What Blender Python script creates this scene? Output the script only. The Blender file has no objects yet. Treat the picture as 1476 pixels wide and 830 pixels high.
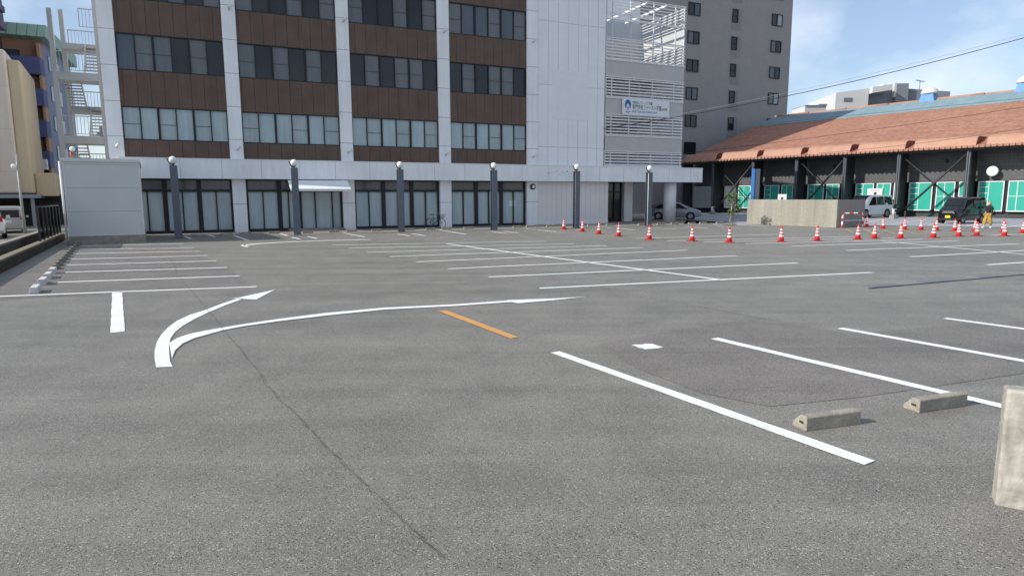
import bpy, bmesh, math, random
from mathutils import Vector, Matrix
random.seed(7)
sc = bpy.context.scene
COL = sc.collection
PI = math.pi
# ------------------------------------------------------------------ survey of the place (metres, camera 2 m above the asphalt)
FPX, HY, ROLL, CAMH = 920.0, 284.0, 0.004, 2.0
PITCH = math.atan((415 - HY) / FPX)
CAM = Vector((0, 0, CAMH))
def ray(x, y):
    u = (x - 738) / FPX; v = (y - 415) / FPX
    cr, sr = math.cos(ROLL), math.sin(ROLL)
    u2 = u * cr - v * sr; v2 = v * cr + u * sr
    return Vector((u2, math.cos(PITCH) - v2 * math.sin(PITCH), -math.sin(PITCH) - v2 * math.cos(PITCH)))
def G(x, y, z=0.0):                      # surveyed point at height z
    d = ray(x, y); t = (z - CAMH) / d.z
    return CAM + d * t
def D(x, y, Y):                          # surveyed point at distance Y
    d = ray(x, y); return CAM + d * (Y / d.y)
class Frame:                             # a vertical plane: origin, direction along, outward normal (towards the lot)
    def __init__(s, o, deg):
        a = math.radians(deg); s.o = Vector((o[0], o[1], 0)); s.a = a
        s.es = Vector((math.cos(a), math.sin(a), 0)); s.en = Vector((math.sin(a), -math.cos(a), 0))
    def at(s, x, y, n=0.0):
        d = ray(x, y); o = s.o + s.en * n
        t = (o - CAM).dot(s.en) / d.dot(s.en); q = CAM + d * t - s.o
        return q.dot(s.es), q.z
    def loc(s, p):
        q = Vector(p) - s.o; return Vector((q.dot(s.es), -q.dot(s.en), p[2]))
# ------------------------------------------------------------------ helpers
class MB:
    def __init__(s): s.bm = bmesh.new()
    def _add(s, vs, fs, mi=0):
        v = [s.bm.verts.new(p) for p in vs]
        for f in fs:
            try:
                q = s.bm.faces.new([v[i] for i in f]); q.material_index = mi
            except ValueError: pass
        return v
    def box(s, x0, x1, y0, y1, z0, z1, mi=0, M=None):
        if x0 > x1: x0, x1 = x1, x0
        if y0 > y1: y0, y1 = y1, y0
        if z0 > z1: z0, z1 = z1, z0
        vs = [Vector(p) for p in ((x0,y0,z0),(x1,y0,z0),(x1,y1,z0),(x0,y1,z0),(x0,y0,z1),(x1,y0,z1),(x1,y1,z1),(x0,y1,z1))]
        if M: vs = [M @ v for v in vs]
        s._add(vs, ((0,3,2,1),(4,5,6,7),(0,1,5,4),(1,2,6,5),(2,3,7,6),(3,0,4,7)), mi); return s
    def quad(s, a, b, c, d, mi=0): s._add([Vector(a),Vector(b),Vector(c),Vector(d)], ((0,1,2,3),), mi); return s
    def poly(s, pts, mi=0): s._add([Vector(p) for p in pts], (tuple(range(len(pts))),), mi); return s
    def prism(s, pts, vec, mi=0):        # polygon pushed along vec
        n = len(pts); vec = Vector(vec); a = [Vector(p) for p in pts]; b = [p + vec for p in a]
        s._add(a + b, [tuple(range(n - 1, -1, -1)), tuple(range(n, 2 * n))] + [(i, (i + 1) % n, n + (i + 1) % n, n + i) for i in range(n)], mi); return s
    def bar(s, a, b, w, h=None, mi=0):   # square bar between two points
        a = Vector(a); b = Vector(b); h = h or w; d = (b - a).normalized()
        up = Vector((0,0,1)) if abs(d.z) < .95 else Vector((0,1,0))
        x = d.cross(up).normalized(); y = x.cross(d).normalized()
        r = [x*w/2+y*h/2, -x*w/2+y*h/2, -x*w/2-y*h/2, x*w/2-y*h/2]
        s._add([a+q for q in r]+[b+q for q in r], [(0,1,2,3),(7,6,5,4)]+[(i,4+i,4+(i+1)%4,(i+1)%4) for i in range(4)], mi); return s
    def tube(s, pts, r, n=8, mi=0, cap=True):
        pts = [Vector(p) for p in pts]; rs = r if isinstance(r, (list, tuple)) else [r]*len(pts); rings = []
        for i, p in enumerate(pts):
            d = (pts[min(i+1,len(pts)-1)] - pts[max(i-1,0)]).normalized()
            up = Vector((0,0,1)) if abs(d.z) < .9 else Vector((0,1,0))
            x = d.cross(up).normalized(); y = x.cross(d)
            rings.append([s.bm.verts.new(p + x*math.cos(2*PI*k/n)*rs[i] + y*math.sin(2*PI*k/n)*rs[i]) for k in range(n)])
        for i in range(len(rings)-1):
            for k in range(n):
                f = s.bm.faces.new((rings[i][k], rings[i+1][k], rings[i+1][(k+1)%n], rings[i][(k+1)%n])); f.material_index = mi; f.smooth = n > 6
        if cap:
            for R in (rings[0], rings[-1]):
                f = s.bm.faces.new(R); f.material_index = mi
        return s
    def lathe(s, prof, n=20, mi=0, M=None, smooth=True, mis=None):   # prof: (r, z)
        rings = []
        for r, z in prof:
            vs = [Vector((r*math.cos(2*PI*k/n), r*math.sin(2*PI*k/n), z)) for k in range(n)]
            if M: vs = [M @ v for v in vs]
            rings.append([s.bm.verts.new(v) for v in vs])
        for i in range(len(rings)-1):
            for k in range(n):
                f = s.bm.faces.new((rings[i][k], rings[i][(k+1)%n], rings[i+1][(k+1)%n], rings[i+1][k])); f.material_index = mis[i] if mis else mi; f.smooth = smooth
        for j, R in ((0, rings[0]), (-1, rings[-1])):
            if prof[j][0] > 1e-5:
                f = s.bm.faces.new(R); f.material_index = mis[j] if mis else mi
        return s
    def ball(s, c, r, n=16, mi=0, sz=1.0):
        prof = [(max(1e-4, r*math.sin(PI*i/10)), -r*sz*math.cos(PI*i/10)) for i in range(11)]
        return s.lathe(prof, n, mi, Matrix.Translation(Vector(c)))
    def build(s, name, mat, parent=None, bevel=0, segs=2, loc=None, rotz=None):
        bmesh.ops.remove_doubles(s.bm, verts=s.bm.verts, dist=1e-6)
        bmesh.ops.recalc_face_normals(s.bm, faces=s.bm.faces)
        me = bpy.data.meshes.new(name); s.bm.to_mesh(me); s.bm.free()
        o = bpy.data.objects.new(name, me); COL.objects.link(o)
        for m in (mat if isinstance(mat, (list, tuple)) else [mat]): me.materials.append(m)
        if parent: o.parent = parent
        if bevel:
            b = o.modifiers.new('bevel', 'BEVEL'); b.width = bevel; b.segments = segs; b.limit_method = 'ANGLE'; b.angle_limit = .6
        if loc is not None: o.location = loc
        if rotz is not None: o.rotation_euler.z = rotz
        return o
def tag(o, label=None, cat=None, group=None, kind=None):
    if label: o['label'] = label
    if cat: o['category'] = cat
    if group: o['group'] = group
    if kind: o['kind'] = kind
    return o
def thing(name, label, cat, loc=(0,0,0), rotz=0.0, group=None):
    o = bpy.data.objects.new(name, None); COL.objects.link(o); o.empty_display_size = .2
    o.location = loc; o.rotation_euler = (0,0,rotz)
    return tag(o, label, cat, group)
def children(o): return [c for c in bpy.data.objects if c.parent == o]
def copy_tree(o, parent=None):
    c = o.copy(); COL.objects.link(c)
    if parent: c.parent = parent
    for ch in children(o): copy_tree(ch, c)
    return c
# ------------------------------------------------------------------ materials
def mk(name, col, rough=.6, var=.1, scale=2.0, spec=.4, metal=0.0, bump=0.0, bscale=60.0, col2=None, stretch=(1,1,1), fine=0.0, fscale=40.0, coat=0.0):
    m = bpy.data.materials.new(name); m.use_nodes = True; nt = m.node_tree; N = nt.nodes; L = nt.links
    p = N['Principled BSDF']; p.inputs['Roughness'].default_value = rough; p.inputs['Metallic'].default_value = metal
    p.inputs['Specular IOR Level'].default_value = spec; p.inputs['Coat Weight'].default_value = coat
    tc = N.new('ShaderNodeTexCoord'); mp = N.new('ShaderNodeMapping'); mp.inputs['Scale'].default_value = stretch
    L.new(tc.outputs['Object'], mp.inputs['Vector'])
    n = N.new('ShaderNodeTexNoise'); n.inputs['Scale'].default_value = scale; n.inputs['Detail'].default_value = 6; n.inputs['Roughness'].default_value = .62
    L.new(mp.outputs['Vector'], n.inputs['Vector'])
    r = N.new('ShaderNodeMapRange'); r.inputs['From Min'].default_value = .25; r.inputs['From Max'].default_value = .75
    L.new(n.outputs['Fac'], r.inputs['Value'])
    mx = N.new('ShaderNodeMix'); mx.data_type = 'RGBA'
    a = [c*(1-var) for c in col[:3]]; b = [min(1,c*(1+var)) for c in (col2 or col)[:3]]
    mx.inputs['A'].default_value = (*a,1); mx.inputs['B'].default_value = (*b,1)
    L.new(r.outputs['Result'], mx.inputs['Factor'])
    out = mx.outputs['Result']
    if fine:
        f = N.new('ShaderNodeTexNoise'); f.inputs['Scale'].default_value = fscale; f.inputs['Detail'].default_value = 3
        L.new(tc.outputs['Object'], f.inputs['Vector'])
        fr = N.new('ShaderNodeMapRange'); fr.inputs['From Min'].default_value = .3; fr.inputs['From Max'].default_value = .7
        fr.inputs['To Min'].default_value = 1-fine; fr.inputs['To Max'].default_value = 1+fine
        L.new(f.outputs['Fac'], fr.inputs['Value'])
        vm = N.new('ShaderNodeVectorMath'); vm.operation = 'SCALE'; L.new(out, vm.inputs[0]); L.new(fr.outputs['Result'], vm.inputs['Scale']); out = vm.outputs['Vector']
    L.new(out, p.inputs['Base Color'])
    m['out'] = 1
    if bump:
        bn = N.new('ShaderNodeTexNoise'); bn.inputs['Scale'].default_value = bscale; bn.inputs['Detail'].default_value = 4
        L.new(tc.outputs['Object'], bn.inputs['Vector'])
        bu = N.new('ShaderNodeBump'); bu.inputs['Strength'].default_value = bump; bu.inputs['Distance'].default_value = .01
        L.new(bn.outputs['Fac'], bu.inputs['Height']); L.new(bu.outputs['Normal'], p.inputs['Normal'])
    return m
def seams(m, axis_specs, dark=.45):
    """panel joints: axis_specs = [(axis, pitch, offset, width)], multiplies the colour inside the joints"""
    nt = m.node_tree; N = nt.nodes; L = nt.links; p = N['Principled BSDF']
    src = p.inputs['Base Color'].links[0].from_socket
    tc = N.new('ShaderNodeTexCoord'); sx = N.new('ShaderNodeSeparateXYZ'); L.new(tc.outputs['Object'], sx.inputs[0])
    fac = None
    for ax, pitch, off, w in axis_specs:
        a = N.new('ShaderNodeMath'); a.operation = 'SUBTRACT'; L.new(sx.outputs[ax], a.inputs[0]); a.inputs[1].default_value = off
        b = N.new('ShaderNodeMath'); b.operation = 'PINGPONG'; L.new(a.outputs[0], b.inputs[0]); b.inputs[1].default_value = pitch/2
        c = N.new('ShaderNodeMath'); c.operation = 'LESS_THAN'; L.new(b.outputs[0], c.inputs[0]); c.inputs[1].default_value = w/2
        if fac is None: fac = c.outputs[0]
        else:
            d = N.new('ShaderNodeMath'); d.operation = 'MAXIMUM'; L.new(fac, d.inputs[0]); L.new(c.outputs[0], d.inputs[1]); fac = d.outputs[0]
    r = N.new('ShaderNodeMapRange'); r.inputs['To Min'].default_value = 1; r.inputs['To Max'].default_value = dark; L.new(fac, r.inputs['Value'])
    vm = N.new('ShaderNodeVectorMath'); vm.operation = 'SCALE'; L.new(src, vm.inputs[0]); L.new(r.outputs['Result'], vm.inputs['Scale'])
    L.new(vm.outputs['Vector'], p.inputs['Base Color']); return m
def asphalt(name, base, tint, chip=1.0, worn=.25):
    m = bpy.data.materials.new(name); m.use_nodes = True; nt = m.node_tree; N = nt.nodes; L = nt.links
    p = N['Principled BSDF']; p.inputs['Roughness'].default_value = .62; p.inputs['Specular IOR Level'].default_value = .5
    g = N.new('ShaderNodeNewGeometry')
    def noise(sc_, det, rough=.6):
        n = N.new('ShaderNodeTexNoise'); n.inputs['Scale'].default_value = sc_; n.inputs['Detail'].default_value = det; n.inputs['Roughness'].default_value = rough
        L.new(g.outputs['Position'], n.inputs['Vector']); return n.outputs['Fac']
    def ramp(v, a, b, c, d):
        r = N.new('ShaderNodeMapRange'); L.new(v, r.inputs['Value'])
        for k, q in zip(('From Min','From Max','To Min','To Max'), (a,b,c,d)): r.inputs[k].default_value = q
        return r.outputs['Result']
    def mul(a, b):
        x = N.new('ShaderNodeMath'); x.operation = 'MULTIPLY'; L.new(a, x.inputs[0]); L.new(b, x.inputs[1]); return x.outputs[0]
    def add(a, b):
        x = N.new('ShaderNodeMath'); x.operation = 'ADD'; L.new(a, x.inputs[0]); L.new(b, x.inputs[1]); return x.outputs[0]
    big = ramp(noise(.16, 4), .3, .7, 1-worn*.45, 1+worn*.45)
    med = ramp(noise(1.3, 5), .3, .7, 1-worn*.5, 1+worn*.5)
    grain = ramp(noise(150, 2, .7), .32, .68, .5, 1.5)
    vo = N.new('ShaderNodeTexVoronoi'); vo.inputs['Scale'].default_value = 125; L.new(g.outputs['Position'], vo.inputs['Vector'])
    sx = N.new('ShaderNodeSeparateColor'); L.new(vo.outputs['Color'], sx.inputs[0])
    chips = ramp(sx.outputs[0], .90, .97, 0, .22*chip)
    pits = ramp(sx.outputs[1], .84, .9, 1, .4)
    def tracks(rot, sx_, sy_, lo):
        mp = N.new('ShaderNodeMapping'); mp.inputs['Rotation'].default_value = (0,0,math.radians(rot)); mp.inputs['Scale'].default_value = (sx_,sy_,1); L.new(g.outputs['Position'], mp.inputs['Vector'])
        n = N.new('ShaderNodeTexNoise'); n.inputs['Scale'].default_value = 1; n.inputs['Detail'].default_value = 4; n.inputs['Distortion'].default_value = .6; L.new(mp.outputs['Vector'], n.inputs['Vector'])
        return ramp(n.outputs['Fac'], .36, .56, lo, 1.03)
    ov = N.new('ShaderNodeTexVoronoi'); ov.inputs['Scale'].default_value = .42; ov.inputs['Randomness'].default_value = 1; L.new(g.outputs['Position'], ov.inputs['Vector'])
    wob = ramp(noise(2.2, 4), .3, .7, -.12, .12)
    spots = ramp(add(ov.outputs['Distance'], wob), .05, .22, .84, 1)
    big = mul(mul(mul(big, tracks(-14, .09, 1.5, .90)), tracks(58, .07, 1.1, .92)), spots)
    v = mul(mul(mul(big, med), grain), pits)
    sc1 = N.new('ShaderNodeMath'); sc1.operation = 'MULTIPLY'; L.new(v, sc1.inputs[0]); sc1.inputs[1].default_value = base
    v = add(sc1.outputs[0], chips)
    col = N.new('ShaderNodeVectorMath'); col.operation = 'SCALE'; col.inputs[0].default_value = tint; L.new(v, col.inputs['Scale'])
    L.new(col.outputs['Vector'], p.inputs['Base Color'])
    bu = N.new('ShaderNodeBump'); bu.inputs['Strength'].default_value = .55; bu.inputs['Distance'].default_value = .006
    L.new(grain, bu.inputs['Height']); L.new(bu.outputs['Normal'], p.inputs['Normal'])
    return m
def glassy(name, col, rough=.08, spec=.5, var=.06):
    return mk(name, col, rough=rough, var=.13, scale=1.1, spec=spec, stretch=(6,6,.35), fine=.08, fscale=.7)
def clear(name, tint, amount):
    m = bpy.data.materials.new(name); m.use_nodes = True; nt = m.node_tree; N = nt.nodes; L = nt.links
    for n in list(N): N.remove(n)
    o = N.new('ShaderNodeOutputMaterial'); t = N.new('ShaderNodeBsdfTransparent'); t.inputs[0].default_value = (*tint,1)
    g = N.new('ShaderNodeBsdfGlossy'); g.inputs['Roughness'].default_value = .05
    mx = N.new('ShaderNodeMixShader'); mx.inputs[0].default_value = amount
    L.new(t.outputs[0], mx.inputs[1]); L.new(g.outputs[0], mx.inputs[2]); L.new(mx.outputs[0], o.inputs[0]); return m

M = {}
M['asphalt'] = asphalt('asphalt', .226, (1.01,.961,.845))
M['asphalt_patch'] = asphalt('asphalt_patch', .198, (1.04,.955,.85), .7)
M['apron'] = mk('apron_concrete', (.34,.35,.37), .8, .12, .5, .25, fine=.12, fscale=25)
M['walk'] = mk('walkway_paving', (.26,.235,.21), .85, .14, .9, .25, fine=.2, fscale=30)
def paint(name, col, var=.08):
    m = mk(name, col, .7, var, 3, .3, fine=.16, fscale=90, bump=.2, bscale=120)
    nt = m.node_tree; N = nt.nodes; L = nt.links; p = N['Principled BSDF']
    g = N.new('ShaderNodeNewGeometry'); n = N.new('ShaderNodeTexNoise'); n.inputs['Scale'].default_value = 26; n.inputs['Detail'].default_value = 7; n.inputs['Roughness'].default_value = .75
    L.new(g.outputs['Position'], n.inputs['Vector'])
    r = N.new('ShaderNodeMapRange'); r.inputs['From Min'].default_value = .60; r.inputs['From Max'].default_value = .70; L.new(n.outputs['Fac'], r.inputs['Value'])
    mx = N.new('ShaderNodeMix'); mx.data_type = 'RGBA'; L.new(r.outputs['Result'], mx.inputs['Factor'])
    L.new(p.inputs['Base Color'].links[0].from_socket, mx.inputs['A']); mx.inputs['B'].default_value = (.2,.195,.19,1)
    L.new(mx.outputs['Result'], p.inputs['Base Color']); return m
M['white_paint'] = paint('white_road_paint', (.79,.79,.77))
M['orange_paint'] = paint('orange_road_paint', (.60,.315,.10))
M['yellow_paint'] = paint('worn_yellow_paint', (.42,.30,.13), .2)
M['crack'] = mk('crack_tar', (.085,.08,.072), .9, .2)
M['seam'] = mk('faint_asphalt_joint', (.17,.165,.155), .9, .2)
M['concrete'] = mk('concrete', (.295,.27,.225), .85, .3, 5, .25, bump=.4, bscale=80, fine=.18, fscale=45)
M['concrete_old'] = mk('mossy_concrete', (.20,.185,.145), .9, .35, 4, .2, bump=.5, bscale=60, fine=.25, fscale=30)
M['concrete_new'] = mk('pale_concrete', (.58,.57,.55), .85, .12, 4, .25, bump=.3, bscale=80, fine=.1, fscale=50)
M['concrete_wall'] = mk('streaked_concrete_wall', (.29,.275,.23), .9, .22, .8, .2, stretch=(1.6,1.6,.25), fine=.13, fscale=10)
seams(M['concrete_wall'], [('X', 2.5, .4, .02)], .6)
M['recess_shade'] = mk('recess_shade', (.035,.032,.03), .9)  # near-black stands in for the shade inside slots
M['white_panel'] = seams(mk('white_cladding', (.82,.83,.84), .55, .08, 1.6, .4, stretch=(2.5,2.5,.16), fine=.05, fscale=.5), [('Z', 1.86, 1.65, .035)], .45)
M['white_ribs'] = seams(mk('white_ribbed_cladding', (.82,.83,.84), .55, .05, .7, .4), [('X', .82, 2.9, .035), ('Z', 4.3, 1.25, .04)], .62)
M['pale_ribs'] = seams(mk('beige_ribbed_cladding', (.74,.72,.70), .55, .05, .7, .4), [('X', .41, 2.03, .03)], .75)
M['fascia'] = seams(mk('fascia_panel', (.82,.83,.84), .5, .08, 1.4, .4, stretch=(2,2,.35), fine=.05, fscale=.45), [('X', 2.13, .6, .03)], .55)
M['white_trim'] = mk('white_trim', (.76,.76,.76), .5, .04)
M['brown_panel'] = seams(mk('brown_metal_panel', (.120,.078,.058), .5, .16, .8, .35, stretch=(1.5,1.5,.4), fine=.1, fscale=1.2), [('X', .6636, .04, .03)], .4)
M['black_frame'] = mk('black_window_frame', (.013,.014,.017), .45, .1)
M['pane_light'] = glassy('curtained_pane', (.34,.40,.42), .12)
M['pane_paler'] = glassy('pale_curtained_pane', (.37,.46,.49), .12)
M['pane_grey'] = glassy('grey_blind_pane', (.13,.14,.15), .12)
M['pane_blue'] = glassy('bluish_pane', (.08,.10,.125), .1)
M['pane_dark'] = glassy('dark_pane', (.02,.021,.023), .07)
M['pane_ground'] = glassy('frosted_ground_pane', (.42,.50,.53), .1)
M['bars'] = mk('pane_rail', (.07,.075,.085), .5)
M['louver'] = mk('louver_slat', (.78,.78,.78), .5, .03)
M['louver_panel'] = seams(mk('grey_ribbed_panel', (.50,.50,.49), .6, .06, .8), [('X', .16, 0, .03)], .85)
M['interior_white'] = mk('stairwell_wall', (.56,.56,.55), .7, .04)
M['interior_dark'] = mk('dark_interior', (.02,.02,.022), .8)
M['clear'] = clear('clear_glass', (.92,.94,.95), .045)
M['annex'] = seams(mk('grey_annex_cladding', (.56,.57,.56), .55, .05, .9, .35), [('Z', 1.02, .42, .022)], .6)
M['slate'] = mk('slate_steel_paint', (.115,.135,.16), .5, .1, 2)
M['pipe'] = mk('white_lit_strip', (.8,.8,.78), .5, .03)  # white stands in for sunlight on the lamp post web
M['globe'] = mk('white_globe_glass', (.82,.82,.80), .15, .02, spec=.5)
M['brass'] = mk('bronze_bracket', (.11,.085,.055), .5)
M['steel_white'] = mk('pale_stair_steel', (.33,.335,.33), .5, .08, 2)
M['tower'] = seams(mk('grey_tile_tower', (.33,.325,.315), .75, .07, .6, .3, fine=.07, fscale=6), [('X', .5, 0, .03), ('Z', .45, 0, .03)], .9)
M['tower_band'] = mk('grey_tower_band', (.27,.265,.26), .75, .06)
M['black_steel'] = mk('black_steel', (.032,.034,.037), .5, .15)
M['tile_wall'] = seams(mk('dark_grey_tile', (.095,.096,.098), .45, .12, 1.2), [('X', .28, 0, .025), ('Z', .28, 0, .025)], .6)
M['green'] = mk('turquoise_panel', (.02,.36,.27), .45, .06, .6)
M['white_metal'] = mk('white_metal', (.74,.74,.73), .5, .04)
M['shutter'] = seams(mk('pale_grey_shutter', (.46,.48,.48), .5, .08), [('Z', 1.2, .3, .02)], .7)
M['shade_red'] = mk('shade_red_tile', (.22,.055,.035), .7, .15)
M['dome_blue'] = mk('blue_ventilator', (.06,.22,.62), .5, .1)
M['red_plastic'] = mk('red_cone_plastic', (.66,.035,.03), .45, .06)
M['refl_white'] = mk('white_reflective_band', (.82,.81,.78), .4, .03)
M['cone_base'] = mk('dark_red_cone_base', (.36,.03,.03), .6, .1)
M['orange'] = mk('orange_enamel', (.62,.16,.04), .5, .1)
M['blue_sign'] = mk('blue_sign_enamel', (.05,.19,.52), .4, .05)
M['blue_dark'] = mk('shade_blue_sign_face', (.07,.085,.11), .4, .1)  # unlit side of the blue sign, its shade put into the colour
M['rubber'] = mk('tyre_rubber', (.018,.018,.018), .85, .15)
M['rim'] = mk('alloy_rim', (.45,.45,.46), .35, .06, metal=.6)
M['car_glass'] = mk('car_glass', (.012,.015,.018), .05, .05, spec=.6)
M['white_car'] = mk('white_car_paint', (.74,.75,.76), .25, .02, coat=.4)
M['black_car'] = mk('black_car_paint', (.008,.009,.012), .18, .05, coat=.6)
M['silver_car'] = mk('silver_blue_car_paint', (.28,.30,.345), .3, .03, metal=.2, coat=.4)
M['pale_car'] = mk('pale_champagne_car_paint', (.42,.41,.39), .3, .03, metal=.3, coat=.3)
M['chrome'] = mk('chrome', (.7,.7,.7), .2, .02, metal=.9)
M['lens'] = mk('clear_lamp_lens', (.75,.76,.77), .12, .03, spec=.6)
M['red_lens'] = mk('red_lamp_lens', (.5,.02,.02), .15, .05)
M['yellow_plate'] = mk('yellow_number_plate', (.80,.55,.02), .5, .03)
M['white_plate'] = mk('white_number_plate', (.78,.78,.76), .5, .03)
M['ink'] = mk('black_ink', (.03,.03,.035), .6)
M['logo_blue'] = mk('logo_blue', (.02,.14,.36), .5, .04)
M['sign_white'] = mk('white_sign_face', (.72,.74,.77), .45, .03)
M['grey_ink'] = mk('dark_grey_ink', (.08,.085,.10), .6)
M['blue_apt'] = mk('blue_balcony_wall', (.085,.105,.22), .7, .1, .7)
M['peach'] = mk('peach_wall', (.42,.25,.16), .75, .1, .7)
M['lilac'] = mk('lilac_grey_side_wall', (.23,.25,.36), .75, .1, .7)
M['beige'] = seams(mk('beige_render', (.50,.44,.39), .85, .1, .6, .2, stretch=(1,1,.3)), [('Z', 2.9, 1.0, .04)], .8)
M['tan'] = mk('tan_render', (.44,.365,.26), .85, .14, .6, .2, stretch=(1,1,.3))
M['copper_green'] = seams(mk('green_sheet_roof', (.30,.46,.34), .6, .1, 1), [('X', .72, 0, .07)], .45)
M['purple'] = mk('purple_grey_slab', (.12,.10,.16), .75, .1)
M['far_white'] = mk('far_white_wall', (.52,.53,.53), .7, .06, .4)
M['far_grey'] = mk('far_grey_wall', (.20,.22,.25), .7, .08, .4)
M['bark'] = mk('bark', (.16,.12,.08), .9, .25, 12)
M['leaf'] = mk('leaf_green', (.055,.115,.03), .6, .35, 8)
M['leaf2'] = mk('leaf_yellow_green', (.12,.16,.035), .6, .3, 8)
M['weed'] = mk('dry_grass', (.14,.145,.05), .9, .3, 8)
M['skin'] = mk('skin', (.52,.33,.25), .6, .06)
M['hair'] = mk('light_brown_hair', (.34,.21,.13), .6, .2, 30)
M['black_cloth'] = mk('black_cloth', (.018,.018,.02), .9, .2, 20)
M['mustard'] = mk('mustard_cloth', (.42,.25,.05), .9, .15, 15)
M['wire'] = mk('cable_sheath', (.03,.032,.036), .7, .1)
M['pale_wire'] = mk('pale_cable_sheath', (.30,.32,.35), .7, .1)
M['mesh_fence'] = clear('dark_fence_mesh', (.16,.165,.17), .02)
M['mirror'] = mk('mirror_glass', (.85,.87,.9), .03, .01, metal=1.0)
def roof_mat(name, c1, c2, tile, course):
    m = bpy.data.materials.new(name); m.use_nodes = True; nt = m.node_tree; N = nt.nodes; L = nt.links
    p = N['Principled BSDF']; p.inputs['Roughness'].default_value = .75; p.inputs['Specular IOR Level'].default_value = .25
    tc = N.new('ShaderNodeTexCoord'); sx = N.new('ShaderNodeSeparateXYZ'); L.new(tc.outputs['Object'], sx.inputs[0])
    def math_(op, a, b=None):
        x = N.new('ShaderNodeMath'); x.operation = op
        for i, q in enumerate((a, b)):
            if q is None: continue
            if isinstance(q, (int, float)): x.inputs[i].default_value = q
            else: L.new(q, x.inputs[i])
        return x.outputs[0]
    wx = math_('PINGPONG', sx.outputs['X'], tile/2)
    fy = math_('FRACT', math_('DIVIDE', sx.outputs['Y'], course))
    hgt = math_('ADD', math_('MULTIPLY', wx, 1.0), math_('MULTIPLY', math_('SUBTRACT', 1.0, fy), .05))
    bu = N.new('ShaderNodeBump'); bu.inputs['Strength'].default_value = .6; bu.inputs['Distance'].default_value = .3; L.new(hgt, bu.inputs['Height']); L.new(bu.outputs['Normal'], p.inputs['Normal'])
    n = N.new('ShaderNodeTexNoise'); n.inputs['Scale'].default_value = .5; n.inputs['Detail'].default_value = 7; n.inputs['Roughness'].default_value = .7; L.new(tc.outputs['Object'], n.inputs['Vector'])
    wn = N.new('ShaderNodeTexWhiteNoise'); wn.noise_dimensions = '2D'
    cb = N.new('ShaderNodeCombineXYZ'); L.new(math_('FLOOR', math_('DIVIDE', sx.outputs['X'], tile)), cb.inputs[0]); L.new(math_('FLOOR', math_('DIVIDE', sx.outputs['Y'], course)), cb.inputs[1]); L.new(cb.outputs[0], wn.inputs['Vector'])
    f = math_('ADD', math_('MULTIPLY', n.outputs['Fac'], .75), math_('MULTIPLY', wn.outputs['Value'], .35))
    mx = N.new('ShaderNodeMix'); mx.data_type = 'RGBA'; mx.inputs['A'].default_value = (*c1,1); mx.inputs['B'].default_value = (*c2,1); L.new(f, mx.inputs['Factor'])
    band = math_('LESS_THAN', math_('FRACT', math_('DIVIDE', sx.outputs['Y'], course*5)), .05)
    r = N.new('ShaderNodeMapRange'); r.inputs['To Min'].default_value = 1; r.inputs['To Max'].default_value = .62; L.new(band, r.inputs['Value'])
    vm = N.new('ShaderNodeVectorMath'); vm.operation = 'SCALE'; L.new(mx.outputs['Result'], vm.inputs[0]); L.new(r.outputs['Result'], vm.inputs['Scale'])
    L.new(vm.outputs['Vector'], p.inputs['Base Color']); return m
M['roof_tile'] = roof_mat('terracotta_roof_tile', (.23,.092,.058), (.46,.25,.17), .30, .36)
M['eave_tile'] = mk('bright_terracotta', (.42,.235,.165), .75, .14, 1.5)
M['skylight'] = roof_mat('blue_grey_corrugated_sheet', (.15,.24,.28), (.25,.35,.38), .4, 1.6)

# ------------------------------------------------------------------ ground and paint
mb = MB(); mb.quad((-1500,-600,0),(1500,-600,0),(1500,2500,0),(-1500,2500,0))
tag(mb.build('ground', M['asphalt']), kind='structure')
Z = .004
def sheet(name, px, mat, z, parent=None):
    mb = MB(); mb.poly([(*G(x,y).xy, z) for x, y in px]); o = mb.build(name, mat, parent); 
    if not parent: tag(o, kind='structure')
    return o
sheet('asphalt_patch', [(860,497),(960,478),(1076,461),(1150,469),(1230,481),(1350,471),(1476,463),(1640,466),(1640,515),(1476,538),(1246,572),(1110,586),(1010,566),(920,532)], M['asphalt_patch'], Z)
sheet('asphalt_patch', [(-120,440),(20,400),(100,356),(250,352),(330,388),(362,412),(180,421)], M['asphalt_patch'], Z)
# pale concrete apron before the warehouse, paved strip at the foot of the office block
FAC = Frame(G(738,325), 24.8)
WH = Frame((36.15,60.6), -52.4)          # warehouse eave line; outward normal is towards the lot
def wpt(w, b, z): p = WH.o + WH.es*w - WH.en*b; return (p.x, p.y, z)
mb = MB(); mb.poly([(*G(985,323.5).xy, Z), (*G(1070,325.5).xy, Z), (*G(1244,324.5).xy, Z), (*G(1401,326.5).xy, Z), (*G(1476,328.3).xy, Z), wpt(40,-30,Z), wpt(40,4,Z), wpt(-26,4,Z)])
tag(mb.build('apron', M['apron']), kind='structure')
def fpt(s, n, z): p = FAC.o + FAC.es*s + FAC.en*n; return (p.x, p.y, z)
mb = MB(); mb.poly([fpt(-23.6,.3,Z), fpt(-23.6,4.6,Z), fpt(17,4.3,Z), fpt(17,-6,Z), fpt(8,-6,Z), fpt(8,.3,Z)])
tag(mb.build('path', M['walk']), kind='structure')

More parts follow.
